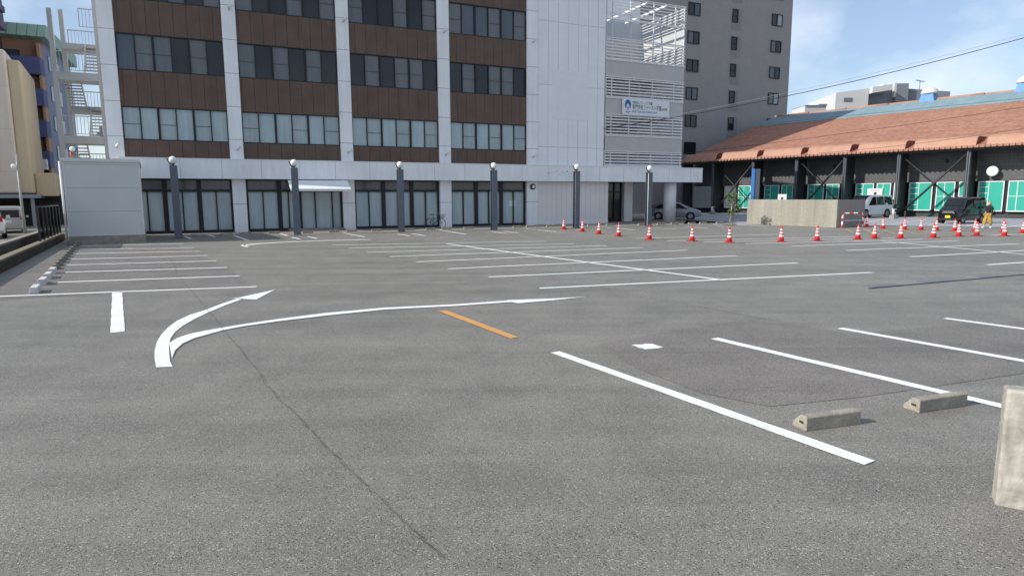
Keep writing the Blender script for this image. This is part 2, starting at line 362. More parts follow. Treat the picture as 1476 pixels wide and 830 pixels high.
def stripe(px, w, mat, z=Z*2, name='parking_line'):
    """painted line along surveyed points with slightly ragged edges"""
    pts = [G(x,y) for x, y in px]; P = []
    for a, b in zip(pts[:-1], pts[1:]):
        k = max(1, int((b-a).length/.25)) if len(px) == 2 else max(1, int((b-a).length/.4))
        P += [a.lerp(b, i/k) for i in range(k)]
    P.append(pts[-1]); mb = MB(); prev = None
    for i, p in enumerate(P):
        d = (P[min(i+1,len(P)-1)] - P[max(i-1,0)]); d.z = 0; d.normalize(); s = Vector((-d.y,d.x,0))
        ww = (w(i/(len(P)-1)) if callable(w) else w); j = min(.005, ww*.035)
        l = mb.bm.verts.new((*(p + s*(ww/2 + random.uniform(-j,j))).xy, z)); r = mb.bm.verts.new((*(p - s*(ww/2 + random.uniform(-j,j))).xy, z))
        if prev: mb.bm.faces.new((prev[0], l, r, prev[1]))
        prev = (l, r)
    return tag(mb.build(name, mat), kind='structure')
WP = M['white_paint']
bay_lines = [((-30,428.6),(370,413.5)),((75,407.4),(346,398)),((80.7,393),(327.5,385.9)),((92,382.5),(312,376.2)),((100.5,374),(299,368.6)),((104.7,366),(288,362.4)),((110,359.8),(279,357.6)),((116,354.7),(264.6,351.6)),
 ((778,415.8),(1257,393.1)),((704,399.6),(1150,379.3)),((646,387.7),(1062.7,369)),((600,377.8),(990,360.9)),((562,370),(927,357.2)),((529.3,364),(874.5,354.3)),((502.4,358),(826.6,351.8)),((479,353.5),(787.6,348.1)),
 ((1422.8,382),(1520,375.3)),((1312.4,370.5),(1520,359)),((1219.8,361.1),(1467.5,351.8)),((1141,354.9),(1381.7,347.3)),((1073.5,351.5),(1330,345.2)),((1014,349.3),(1290,343.2)),((961.7,347.4),(1240,341)),((916.4,343.9),(1124,337.9)),((1420,339.8),(1500,336.5)),
 ((336.9,339.5),(357.3,346.7)),((404.3,337.3),(415.2,340.2)),((420,342.2),(432.5,344.8)),((442.9,341),(456.9,343.9)),((495.4,336.1),(525.5,341.7)),((572.5,337.6),(590.4,340.2)),((594,337.1),(612,339.8)),((633.3,331.8),(672.5,338)),((708.7,334.2),(730.4,336.9)),((725.5,333.5),(747.7,336.1)),((757,330),(772,331.2)),((775,331.3),(802,334.5)),((829,331.2),(843,332.4)),((867,327.5),(881,328.8)),((889.4,329.4),(916,331.8)),((932.3,328.7),(974.5,330.4)),((990,327),(1020,329.4)),((1033.5,326),(1063.6,328.2)),((1072,324.6),(1105.8,326.5)),
 ((266,341),(276,344.5)),((300,338.8),(310,341.5))]
for a, b in bay_lines: stripe((a, b), .15, WP)
for a, b in (((644,351.8),(1043.8,404.5)),((1271,348),(1500,369.2))): stripe((a, b), .17, WP, Z*3, 'parking_line')
stripe(((800,507.8),(1253.5,667.8)), .145, WP); stripe(((1029.5,488),(1470,592)), .15, WP); stripe(((1210.5,473.5),(1540,532)), .15, WP); stripe(((1362,459.2),(1540,483)), .15, WP)
stripe(((169,421.3),(169.7,479.3)), .185, WP, name='road_marking')
sheet('road_marking', [(631.8,448.7),(643.9,447.8),(747.5,486.4),(736.3,488.4)], M['orange_paint'], Z*2)
def zz(ox, oy, k, *pts): return [(ox + a/k, oy + b/k) for a, b in pts]
A = lambda *p: zz(0, 340, 3.5325, *p); B4 = lambda *p: zz(300, 330, 3.5325, *p); B5 = lambda *p: zz(680, 330, 3.5325, *p)
def ribbon(name, left, right, mat, z, head=None):
    mb = MB(); L_ = [mb.bm.verts.new((*G(*p).xy, z)) for p in left]; R_ = [mb.bm.verts.new((*G(*p).xy, z)) for p in right]
    for i in range(len(L_)-1): mb.bm.faces.new((L_[i], L_[i+1], R_[i+1], R_[i]))
    if head: mb.poly([(*G(*p).xy, z) for p in head])
    return tag(mb.build(name, mat), kind='structure')
ribbon('road_marking', A((795,671),(787,625),(788,585),(797,545),(820,505),(855,468),(900,434),(970,402),(1050,377),(1130,346),(1212,319)),
       A((880,668),(866,640),(862,600),(861,555),(868,525),(890,492),(930,460),(990,425),(1064,390),(1150,354),(1240,321)), WP, Z*2, A((1179,320),(1212,316),(1400,275),(1306,325),(1240,323)))
ribbon('road_marking', A((862,548),(900,524),(960,503),(1040,486),(1130,470),(1240,452),(1413,426)) + B4((600,430),(900,403),(1255,386)) + B5((180,367)),
       A((875,626),(892,586),(930,551),(990,524),(1132,484),(1240,463),(1413,438)) + B4((600,444),(900,413),(1255,395)) + B5((200,375)), WP, Z*3, B5((176,365),(400,357),(582,348),(400,367),(236,381),(198,374)))
ribbon('road_marking', [(350,352.9),(375,351.0),(410,348.8),(470,346.6),(535,345.1)], [(352,354.2),(376,351.9),(410,349.5),(470,347.2),(533,345.7)], WP, Z*2, [(346,354),(352,352.2),(359,356.3),(352,355.8)])
sheet('road_marking', zz(890,480,16.4,(325,300),(400,282),(600,278),(640,262),(830,262),(960,312),(1085,338),(970,368),(860,376),(640,395),(600,368),(500,360),(430,320)), WP, Z*2)
for a, b in (((1220.6,330),(1229,335.3)),((1243.4,328.8),(1259,336.4)),((1270.5,330.4),(1291,337.5)),((1305,333),(1323.6,338.5)),((1330,333),(1341,335.8)),((1284,329),(1330,333))): stripe((a, b), .13, M['yellow_paint'], name='road_marking')
for a, b in (((1247,320.8),(1275,316.5)),((1285,323),(1335,317)),((1337,324.5),(1365,321)),((1393,326),(1440,319.5)),((1446,328),(1476,324.5))): stripe((a, b), .14, WP, Z*3, 'parking_line')
def crackline(px, w, mat, name='crack'):
    pts = [G(x,y) for x, y in px]; P = []
    for a, b in zip(pts[:-1], pts[1:]):
        k = max(2, int((b-a).length/.07)); P += [a.lerp(b, i/k) for i in range(k)]
    mb = MB(); prev = None; off = 0
    for i, p in enumerate(P):
        d = P[min(i+1,len(P)-1)] - P[max(i-1,0)]; d.z = 0; d.normalize(); s = Vector((-d.y,d.x,0)); off = off*.85 + random.uniform(-.01,.01)
        ww = w*random.uniform(.35,1.3)
        l = mb.bm.verts.new((*(p+s*(off+ww/2)).xy, Z*3.6)); r = mb.bm.verts.new((*(p+s*(off-ww/2)).xy, Z*3.6))
        if prev: mb.bm.faces.new((prev[0], l, r, prev[1]))
        prev = (l, r)
    return tag(mb.build(name, mat), kind='structure')
crackline([(244,372),(258,398),(280,425),(318,470),(345,503),(395,570),(460,637),(520,690),(545,716),(575,744),(600,765),(650,812)], .0065, M['crack'])
crackline([(884,423),(980,437),(1076,456),(1150,468)], .016, M['seam'])
# drain with three gratings
p0, p1 = G(1253,416.2), G(1500,394); dv = (p1-p0); ln = dv.length; ang = math.atan2(dv.y, dv.x)
t = thing('drain', 'narrow drainage slot with steel gratings across the right of the asphalt', 'drain', p0, ang)
mb = MB(); mb.box(0, ln, -.02, .03, -.02, .012); mb.build('drain_slot', M['recess_shade'], t)
M['grate'] = seams(mk('steel_grating', (.24,.255,.28), .5, .1, metal=.3), [('X', .06, 0, .03)], .5)
for x0 in (.25, 2.1, 4.0):
    mb = MB(); mb.box(x0, x0+.95, .05, .36, -.02, .012); mb.build('grating', M['grate'], t)

# ------------------------------------------------------------------ wheel stops
def stop_mesh(length, style=0):
    mb = MB(); pr = [[(0,0,0),(0,0,.13),(0,.015,.145),(0,.135,.145),(0,.15,.13),(0,.165,0)],[(0,.172,0),(0,.172,.118),(0,.16,.13),(0,.09,.13),(0,.007,.04),(0,0,0)]][style-1] if style else [(0,0,0),(0,0,.118),(0,.012,.13),(0,.08,.13),(0,.165,.04),(0,.172,0)]
    mb.prism(pr, (length,0,0)); return mb
def stop_thing(loc, rot, length, mat, label, group, slot=False, style=0):
    t = thing('wheel_stop', label, 'wheel stop', loc, rot, group)
    stop_mesh(length, style).build('block', mat, t, bevel=.006)
    if slot:
        for x in (-.0025, length-.0175):
            mb = MB(); mb.box(x, x+.02, .035, .085, .055, .075); mb.build('slot', M['recess_shade'], t)
    return t
a, b = G(1162,621.8), G(1240,611.5)
stop_thing(a, math.atan2((b-a).y,(b-a).x), .58, M['concrete'], 'large grey concrete wheel stop nearest the camera, beside the end of the thick white line', 'near wheel stops', True)
a, b = G(1325,595.5), G(1396.5,584.5)
stop_thing(a, math.atan2((b-a).y,(b-a).x), .62, M['concrete'], 'large concrete wheel stop lying across the second white line, next to the short concrete wall', 'near wheel stops', True)
row = [(49,424),(58.5,411.5),(67,403),(73.5,395.5),(81,389),(85.5,384),(89,379.5),(92.5,375.5),(95.5,371.5),(98.5,367.8),(101.5,364.5),(104,361.3),(106.5,358.3),(109,355.7),(111.5,353.6),(114,351.8)]
r0, r1 = G(*row[0]), G(*row[-1]); ra = math.atan2((r1-r0).y,(r1-r0).x)
ords = ['first','second','third','fourth','fifth','sixth','seventh','eighth','ninth','tenth','eleventh','twelfth','thirteenth','fourteenth','fifteenth','sixteenth']
for i, q in enumerate(row):
    g = G(*q); t_ = (g-r0).dot((r1-r0).normalized()); g = r0 + (r1-r0).normalized()*t_
    if i < 4: lab = ['pale concrete wheel stop closest to the long left boundary line','second pale wheel stop up the left row from the boundary line','third pale wheel stop up the left row from the boundary line','pale wheel stop just before the dark mossy ones in the left row'][i]
    else: lab = 'dark mossy wheel stop, %s of the left row counted from the boundary line' % ords[i]
    s = Vector((math.cos(ra),math.sin(ra),0)); g = g + Vector((s.y,-s.x,0))*.08
    stop_thing(g, ra, .62, M['concrete_new'] if i < 4 else M['concrete_old'], lab, 'wheel stops of the left bay row', False, 1 if i < 4 else 2)
frow = [(285,341),(326,339.8),(354,338),(395,337),(444,336.4),(482,335.2),(507.5,334.4),(543,333.4),(591,332.2),(621,331.6),(644,330.9),(675.5,330),(746,328.4),(765,327.5),(794,327),(853,325.8),(880,325.2),(926,324.8),(953,323.9),(973,323.5),(998,323),(1014,322.4),(1038,322.4)]
fl = ['beside the first lamp post, nearest the grey annex','between the first lamp post and the second pilaster','before the second pilaster','left of the second lamp post','just right of the second lamp post','under the white awning','before the third pilaster','between the third pilaster and third lamp post','just right of the third lamp post','below the bicycle wheel','before the fourth pilaster','between the fourth pilaster and the fourth lamp post','right of the fourth lamp post','before the fifth pilaster','behind the leftmost traffic cone','right of the fifth lamp post','before the glass entrance','left beside the sixth lamp post','just right of the sixth lamp post','before the round entrance column','before the silver hatchback','left of the young tree','at the foot of the young tree']
sm = None
for (x, y), l in zip(frow, fl):
    g = G(x, y) - FAC.es*.3
    t = stop_thing(g, FAC.a, .6, M['concrete'], 'concrete wheel stop along the office front, '+l, 'wheel stops along the office front')

# ------------------------------------------------------------------ traffic cones
def make_cone():
    t = thing('traffic_cone', '', 'cone', group='red and white traffic cones')
    mb = MB(); mb.box(-.19,.19,-.19,.19,0,.035); mb.build('base', M['cone_base'], t, bevel=.012)
    R = lambda z: .125 - (z-.035)*(.125-.03)/.645
    zs = [.035,.23,.305,.375,.44,.505,.565,.68]; mis = [0,1,0,1,0,1,0]
    prof = [(R(z), z) for z in zs] + [(.026,.70),(.001,.703)]
    mb = MB(); mb.lathe(prof, 20, mis=mis+[0,0]); mb.build('body', [M['red_plastic'], M['refl_white']], t)
    return t
cones = [((813,331),'between the two lamp posts, leftmost cone of all'),((840,334),'right beside the fifth lamp post, second from the left'),((864,337.5),'third from the left, between the fifth and sixth lamp posts'),((892.5,341),'fourth from the left, before the glass entrance'),((937,346),'in front of the sixth lamp post'),((999,348),'in front of the silver hatchback'),((1053,350),'straight below the young tree'),((1128,349),'in front of the middle of the concrete wall'),((1180,347.6),'in front of the right part of the concrete wall'),
((1239,345.4),'standing before the red and white barrier'),((1263,344),'front row, just right of the barrier'),((1301,344),'front row, before the pale grey minivan column'),((1348.5,343),'front row, just left of the black van plate'),((1385,341),'front row, under the black van front wheel'),((1411,340.3),'front row, left of the walking person'),((1451,340.6),'front row, rightmost, with another cone hidden behind it'),
((1251,327.6),'back row, beside the end of the concrete wall'),((1275,330),'back row, below the rear wheel of the white minivan'),((1306,331.3),'back row, at the foot of the black column'),((1330,331.8),'back row, standing alone between column and black van'),((1352,332.6),'back row, right under the yellow number plate'),((1378.5,333.6),'back row, before the black van front corner'),((1408,334),'back row, at the heels of the walking person'),((1449,335),'back row, hidden behind the rightmost front cone'),((1478,336.3),'back row, cut by the right edge of the photo')]
c0 = make_cone()
for i, (q, l) in enumerate(cones):
    c = c0 if i == 0 else copy_tree(c0)
    c.location = G(*q) + Vector((0,.16,0)); c.rotation_euler.z = random.uniform(0,1.5); c['label'] = 'red and white cone, ' + l

# ------------------------------------------------------------------ short concrete wall end at the right
g = G(1434,727)
t = tag(MB().box(0,.55,0,.16,-.05,.775).build('concrete_post', mk('weathered_concrete_post', (.35,.34,.29), .9, .38, 3.2, .2, bump=.5, bscale=22, fine=.2, fscale=14, col2=(.40,.375,.325)), bevel=.018, segs=3, loc=g, rotz=math.radians(-30)), 'weathered short concrete post at the right edge of the photo', 'concrete post')

# ------------------------------------------------------------------ lamp posts
def make_post():
    t = thing('lamp_post', '', 'lamp post', rotz=FAC.a, group='slate steel lamp posts along the office front')
    H = 3.6
    mb = MB(); mb.box(-.2,.2,-.2,.2,0,.03); mb.build('base_plate', M['brass'], t)
    mb = MB(); mb.box(-.165,.165,-.165,-.147,.03,H); mb.box(-.165,.165,.147,.165,.03,H); mb.box(-.012,.012,-.146,.146,.03,H); mb.box(-.164,.164,-.146,.146,H-.02,H-.001); mb.build('beam', M['slate'], t)
    mb = MB(); mb.tube([(-.06,-.02,.05),(-.06,-.02,H-.05)], .03, 10); mb.build('lit_strip', M['pipe'], t)  # white tube added in place of the sunlit strip inside the beam
    mb = MB(); mb.prism([(-.3,-.012,H+.36),(-.14,-.012,H+.02),(-.04,-.012,H+.02),(-.1,-.012,H+.3)], (0,.024,0)); mb.lathe([(.05,H),(.05,H+.06),(.085,H+.07),(.085,H+.1)], 14); mb.build('bracket', M['brass'], t)
    mb = MB(); mb.ball((0,0,H+.27), .185, 24); mb.build('globe', M['globe'], t)
    return t
posts = [(257.8,344),(429,338.4),(579,334.3),(712.3,331.8),(830.4,328.8),(934,325.9)]
pl = ['nearest the grey annex','left of the white awning','left of the bicycle','in front of the fourth window bay','in front of the blank ribbed wall','in front of the glass entrance']
p0 = make_post()
A0, A1 = G(*posts[0]), G(*posts[-1])
for i, (q, l) in enumerate(zip(posts, pl)):
    p = p0 if i == 0 else copy_tree(p0)
    p.location = G(*q); p['label'] = 'slate steel lamp post with white globe, standing ' + l

# ------------------------------------------------------------------ office block
OB = thing('office_building', 'white and brown office block with dark window bands and a louvred stair tower', 'building', FAC.o, FAC.a)
PX = [(-24.12,-23.38),(-18.08,-17.34),(-11.72,-10.97),(-5.29,-4.49),(1.20,2.03)]
TOP = 16.8; DEP = 19.0
# core and side walls
mb = MB(); mb.box(-23.9,7.6,.75,DEP,4.2,TOP-.05); mb.box(-23.9,8.0,.6,DEP,0,3.15); mb.build('wall', M['white_panel'], OB)
mb = MB(); mb.box(-24.2,7.7,-.1,.75,TOP-.4,TOP+.1); mb.box(-24.15,-23.9,.75,DEP,TOP-.4,TOP+.1); mb.build('parapet', M['white_trim'], OB)
for a, b in PX:
    mb = MB(); mb.box(a, b, -.02, .74, 4.19, TOP-.41); mb.box(a, b, .0, .58, 0, 3.1); mb.build('pilaster', M['white_panel'], OB)
BAYS = [(PX[i][1], PX[i+1][0]) for i in range(4)]
WR = [(5.2,7.0),(8.9,10.85),(12.62,14.6)]
SP = [(4.2,5.2),(7.0,8.9),(10.85,12.62),(14.6,TOP-.42)]
for a, b in BAYS:
    for z0, z1 in SP:
        mb = MB(); mb.box(a+.002, b-.002, .12, .74, z0+.003, z1-.003); mb.build('spandrel_panel', M['brown_panel'], OB)
# upper windows.  pane codes: L light with rail, P pale plain, G grey with rail, B bluish, D dark, C curtained plain grey
PANE = {'L':'pane_light','P':'pane_paler','G':'pane_grey','B':'pane_blue','D':'pane_dark'}
codes = {0:['LP LP LP','LP PL PL','PL PL PL','PL PL PL'], 1:['BG GD GD','GD GD GD','DG DG GD','DG DG GD'], 2:['DB DB DG','GD DG DG','GD DG DG','GB BG BG']}
def window(x0, x1, z0, z1, y, pair, parent=OB, rail=None, thick=.055):
    mb = MB(); yb, yf = y+.12, y-.03
    xm = (x0+x1)/2
    mb.box(x0, x0+thick, yf, yb, z0, z1); mb.box(x1-thick, x1, yf, yb, z0, z1)
    mb.box(x0+thick, x1-thick, yf, yb, z0, z0+thick); mb.box(x0+thick, x1-thick, yf, yb, z1-thick, z1)
    mb.box(xm-.028, xm+.028, yf+.01, yb, z0+thick, z1-thick)
    w = mb.build('window', M['black_frame'], parent)
    for k, c in enumerate(pair):
        a = x0+thick if k == 0 else xm+.028; b = xm-.028 if k == 0 else x1-thick
        mb = MB(); j = random.uniform(-.006,.006); mb.quad((a,y+.06+j,z0+thick),(b,y+.06-j,z0+thick),(b,y+.06-j+.004,z1-thick),(a,y+.06+j+.004,z1-thick))
        if c in 'LG':
            zc = z0+(z1-z0)*.48; mb.box(a, b, y+.04, y+.052, zc-.014, zc+.014, 1)
        mb.build('pane', [M[PANE[c]], M['bars']], w)
for r, (z0, z1) in enumerate(WR):
    for i, (a, b) in enumerate(BAYS):
        ws = (b-a)/3
        for k, pr in enumerate(codes[r][i].split()):
            window(a+k*ws+.003, a+(k+1)*ws-.003, z0, z1, .16, pr)
# ground floor glazing
def gwindow(x0, x1, split, doors=False):
    mb = MB(); y = .30; T = .06
    for q in (x0, x1-2*T): mb.box(q, q+2*T, y-.05, y+.15, 0, 3.1)
    mb.box(x0+2*T, x1-2*T, y-.05, y+.15, 0, .16 if not doors else .06); mb.box(x0+2*T, x1-2*T, y-.05, y+.15, 2.36, 2.5); mb.box(x0+2*T, x1-2*T, y-.05, y+.15, 3.02, 3.1)
    xs = [x0+2*T] + [x0 + (x1-x0)*f for f in split] + [x1-2*T]
    for x in xs[1:-1]: mb.box(x-.035, x+.035, y-.03, y+.12, .06, 2.36)
    w = mb.build('ground_window', M['black_frame'], OB)
    for p, q in zip(xs[:-1], xs[1:]):
        j = random.uniform(-.008,.008)
        mb = MB(); mb.quad((p,y+.08+j,.06),(q,y+.08-j,.06),(q,y+.08-j,2.36),(p,y+.08+j,2.36)); mb.build('pane', M['pane_ground'], w)
    mb = MB(); mb.quad((x0+2*T,y+.08,2.5),(x1-2*T,y+.08,2.5),(x1-2*T,y+.08,3.02),(x0+2*T,y+.08,3.02)); mb.build('transom_pane', M['pane_grey'], w)
for i, (a, b) in enumerate(BAYS):
    ws = (b-a)/3
    for k in range(3):
        x0, x1 = a+k*ws+.004, a+(k+1)*ws-.004
        if i == 1 and k == 1: gwindow(x0, a+ws+1.15, (.45,))
        elif i == 1 and k == 2: gwindow(a+ws+1.16, x1, (.36,.76), True)
        else: gwindow(x0, x1, (.5,))
# fascia canopy band with right overhang, soffit
mb = MB(); mb.box(-23.6, 16.72, -.42, .74, 3.13, 4.18); mb.build('fascia', M['fascia'], OB)
mb = MB(); mb.box(-23.61, 16.74, -.44, .5, 4.18, 4.24); mb.box(-23.6,16.73,-.435,-.4,3.1,3.135); mb.build('fascia_trim', M['white_trim'], OB)
mb = MB(); mb.box(7.7, 16.72, .74, 9.0, 3.14, 4.17); mb.build('entrance_canopy', M['fascia'], OB)
# blank ribbed wall right of the fifth pilaster
mb = MB(); mb.box(2.03, 7.62, .08, .74, 4.24, TOP-.41); mb.build('ribbed_wall', M['white_ribs'], OB)
x0, z1 = FAC.at(797,100); x1, _ = FAC.at(851,104); _, z0 = FAC.at(797,190)
mb = MB(); mb.box(x0, x1, .066, .08, z0+.9, z1); mb.build('blank_sign_panel', mk('overpainted_panel', (.80,.80,.81), .5, .04), OB)
mb = MB(); mb.box(2.03, 8.1, .1, .58, .25, 3.1); mb.build('ribbed_wall', M['pale_ribs'], OB)
mb = MB(); mb.box(2.03, 8.1, .06, .58, 0, .25); mb.build('plinth', M['white_trim'], OB)
# entrance
mb = MB()
for x in (8.1,8.75,9.4,10.05,10.7): mb.box(x, x+.07, 2.2, 2.35, 0, 3.1)
mb.box(8.1,10.77,2.2,2.35,2.3,2.42); e = mb.build('entrance_door', M['black_frame'], OB)
mb = MB(); mb.quad((8.15,2.3,.05),(10.7,2.3,.05),(10.7,2.3,3.1),(8.15,2.3,3.1)); mb.build('pane', M['pane_dark'], e)
mb = MB(); mb.box(10.9,11.7,2.0,2.4,0,3.13); mb.box(8.0,8.1,.6,6.5,0,3.12); mb.build('entrance_pier', M['pale_ribs'], OB)
mb = MB(); mb.box(8.1,13.2,6.2,6.5,0,3.1); mb.build('back_wall', M['interior_dark'], OB)
for x in (11.9, 12.95):
    mb = MB(); mb.box(x, x+.95, 6.08, 6.19, .9, 2.4); w = mb.build('window', M['white_trim'], OB); mb = MB(); mb.quad((x+.06,6.07,.96),(x+.89,6.07,.96),(x+.89,6.07,2.34),(x+.06,6.07,2.34)); mb.build('pane', M['pane_blue'], w)
mb = MB(); mb.lathe([(.5,0),(.5,3.13)], 32, M=Matrix.Translation((14.13,.35,0))); mb.build('round_column', mk('round_column_cladding', (.70,.70,.71), .5, .04), OB)
# louvred stair tower
LX0, LX1 = 7.72, 14.92; LTOP = FAC.at(981,9)[1]
zb = [FAC.at(874,y)[1] for y in (27,53,86,109,141,164,196,217,240)]     # top edges of alternating glazed strip / louvres / panel ...
zb[-1] = 4.26
bands = [('louver', zb[0], LTOP), ('clear', zb[1], zb[0]), ('louver', zb[2], zb[1]), ('panel', zb[3], zb[2]), ('louver', zb[4], zb[3]), ('panel', zb[5], zb[4]), ('louver', zb[6], zb[5]), ('panel', zb[7], zb[6]), ('louver', zb[8], zb[7])]
POSTS_X = [LX0+.05, LX0+.55, LX0+2.15, LX0+4.25, LX0+6.3, LX1-.05]
for kind, z0, z1 in bands:
    if kind == 'louver':
        mb = MB(); n = max(5, round((z1-z0)/.235)); h = (z1-z0-.06)/n
        for k in range(n):
            z = z0+.03+h*(k+.5)
            mb.prism([(LX0,.02,z-.06),(LX0,.12,z-.015),(LX0,.12,z+.055),(LX0,.02,z+.02)], (LX1-LX0,0,0))
            mb.prism([(LX1+.0,.14,z-.05),(LX1-.09,.14,z-.005),(LX1-.09,.14,z+.045),(LX1+.0,.14,z+.0)], (0,5.6,0))
        mb.box(LX0,LX1,.0,.13,z0,z0+.055); mb.box(LX0,LX1,.0,.13,z1-.055,z1)
        for x in POSTS_X: mb.box(x-.035,x+.035,.125,.2,z0,z1)
        mb.build('louver', M['louver'], OB)
    elif kind == 'panel':
        mb = MB(); mb.box(LX0,LX1,.06,.11,z0+.004,z1-.004); mb.box(LX1-.06,LX1-.01,.12,5.7,z0+.004,z1-.004); mb.build('louver_panel', M['louver_panel'], OB)
    else:
        mb = MB(); mb.box(LX0,LX1,.07,.085,z0+.004,z1-.004); mb.build('glazing', M['clear'], OB)
        mb = MB(); mb.box(LX1-.06,LX1-.01,.12,5.7,z0+.004,z1-.004); mb.build('louver_panel', M['interior_white'], OB)
        for x in POSTS_X[1:]:
            mb = MB(); mb.box(x-.03,x+.03,.09,.16,z0+.004,z1-.004); mb.build('mullion', M['louver'], OB)
mb = MB(); mb.box(LX0,LX1,5.8,6.0,4.2,LTOP); mb.box(LX0-.1,LX0-.002,.76,5.8,4.2,TOP-.3); mb.build('stairwell_wall', M['interior_white'], OB)
for z in (8.05,11.75):
    mb = MB(); mb.box(LX0+.01,LX1-.12,3.6,5.78,z-.2,z); mb.build('landing', M['interior_white'], OB)
    mb = MB(); a = Vector((LX0+.6,2.0,z-1.85)); b = Vector((LX1-1.2,4.0,z-.1)); mb.prism([(LX0+.7,1.0,z-1.95),(LX0+.7,1.0,z-1.7),(LX1-1.6,1.0,z-.02),(LX1-1.6,1.0,z-.3)], (0,1.3,0)); mb.build('stair_flight', mk('grey_stair', (.25,.25,.25), .7), OB)
mb = MB(); mb.box(7.62, 14.9, 6.02, 15.4, 3.2, 18.4); mb.build('shade_block', M['white_panel'], OB)  # unseen block, added to cast shade on the warehouse bays
for y in (3.2,):  # beams added to cast bars of shade on the stairwell's right wall
    mb = MB(); mb.box(LX0+2.0,LX1-.1,y-.07,y+.07,LTOP-.3,LTOP-.12); mb.build('shade_beam', M['louver'], OB)
for x in (11.4,13.2):
    mb = MB(); mb.box(x-.06,x+.06,.2,5.7,LTOP-.12,LTOP+.02); mb.build('shade_beam', M['louver'], OB)
# awning over the side entrance
x0, x1 = -15.0, -11.5
mb = MB(); mb.prism([(x0,-.44,3.05),(x0,-1.75,2.46),(x0,-1.75,2.42),(x0,-.44,2.99)], (x1-x0,0,0)); aw = mb.build('awning', mk('white_awning_sheet', (.85,.85,.85), .45, .04), OB)
mb = MB(); mb.box(x0, x1, -1.79, -1.75, 2.38, 2.52); mb.build('awning_edge', M['white_metal'], aw)
# ghost marks of removed lettering on the fascia, paper notice, doorstep
sr_ = random.Random(11); GM = mk('lettering_ghost', (.48,.49,.51), .7, .15)
for x0, n, z0 in ((2.6,16,3.62),(15.6,4,3.6)):
    mb = MB()
    for k in range(n):
        x = x0+k*.17+sr_.uniform(-.04,.04); z = z0+sr_.uniform(-.09,.13); mb.box(x, x+sr_.uniform(.04,.13), -.4225, -.4195, z, z+sr_.uniform(.03,.12))
    mb.build('stain', GM, OB)
mb = MB(); mb.box(-.02,.42,.365,.372,1.35,1.75); mb.build('paper_notice', M['sign_white'], OB)
mb = MB(); mb.box(-15.1,-11.75,-.75,.24,0,.12); mb.build('doorstep', M['concrete'], OB, bevel=.01)
# bulkhead lamps and flood lights on the pilasters
for x, y, z in ((-11.55,-.02,2.72),(1.62,-.02,2.72)):
    mb = MB(); R = Matrix.Translation((x,y,z)) @ Matrix.Rotation(PI/2,4,'X'); mb.lathe([(.2,0),(.2,.1),(.15,.14)], 18, M=R); mb.lathe([(.12,.141),(.1,.2),(.001,.21)], 18, 1, M=R); mb.build('wall_lamp', [M['black_steel'], M['globe']], OB)
for i, (a, b) in enumerate(PX):
    for z in ((4.75,) if i == 0 else (4.75, 12.55)):
        mb = MB(); x = a+.42; mb.tube([(x,-.02,z),(x+.05,-.25,z+.1)], .02, 6); mb.tube([(x-.02,-.2,z+.06),(x+.16,-.42,z+.2)], .07, 8, 1); mb.build('flood_light', [M['black_steel'], M['white_metal']], OB)
mb = MB(); mb.tube([(7.66,-.03,7.15),(7.3,-.35,7.1)], .03, 6); mb.build('cable_bracket', M['white_metal'], OB)
# school sign
sx0, sz1 = FAC.at(896.5,143); sx1, sz0 = FAC.at(963.5,166)
SG = thing('sign_board', 'white school sign with blue emblem between the louvres', 'sign', FAC.o, FAC.a)
SH = .98*1.45; szc = zb[5]+.5*(zb[4]-zb[5]) + .02; SH = min(1.42,(zb[4]-zb[5])*1.05)
mb = MB(); mb.box(sx0, sx1, -.09, -.02, szc-SH/2, szc+SH/2); mb.build('board', M['sign_white'], SG)
W_ = sx1-sx0
def text(body, x, z, size, mat, fit, name='lettering'):
    cu = bpy.data.curves.new(name, 'FONT'); cu.body = body; cu.size = size; cu.extrude = .003
    o = bpy.data.objects.new(name, cu); COL.objects.link(o); bpy.context.view_layer.update()
    dg = bpy.context.evaluated_depsgraph_get(); me = bpy.data.meshes.new_from_object(o.evaluated_get(dg)); bpy.data.objects.remove(o)
    xs = [v.co.x for v in me.vertices]; k = fit/max(1e-3, max(xs)-min(xs)); mn = min(xs)
    for v in me.vertices: v.co = Vector(((v.co.x-mn)*k, 0, 0)) + Vector((0, -v.co.z, v.co.y))
    o = bpy.data.objects.new(name, me); COL.objects.link(o); me.materials.clear(); me.materials.append(mat); o.parent = SG; o.location = (x, -.0945, z); return o
lx = sx0 + W_*.205
text('学校法人ファースト学園', lx, szc+SH*.19, .26, M['grey_ink'], W_*.42)
text('専門学校ファースト学園', lx, szc-SH*.12, .40, M['grey_ink'], W_*.62)
text('金沢校', sx0+W_*.84, szc-SH*.11, .22, M['grey_ink'], W_*.11)
text('FIRST GAKUEN KANAZAWA', lx, szc-SH*.33, .2, M['logo_blue'], W_*.53)
cx, cz = sx0+W_*.112, szc+SH*.12; R_ = SH*.27
def disc(mb, cx, cz, rx, rz, y, a0=0, a1=2*PI, mi=0, n=40):
    pts = [(cx+rx*math.cos(a0+(a1-a0)*i/n), y, cz+rz*math.sin(a0+(a1-a0)*i/n)) for i in range(n if a1-a0 > 6.2 else n+1)]; mb.poly(pts, mi)
mb = MB(); disc(mb, cx, cz, R_*.85, R_*1.15, -.093); disc(mb, cx, cz-R_*.55, R_*.42, R_*.78, -.0955, mi=1); disc(mb, cx, cz-R_*1.05, R_*.5, R_*.5, -.0957, mi=1)
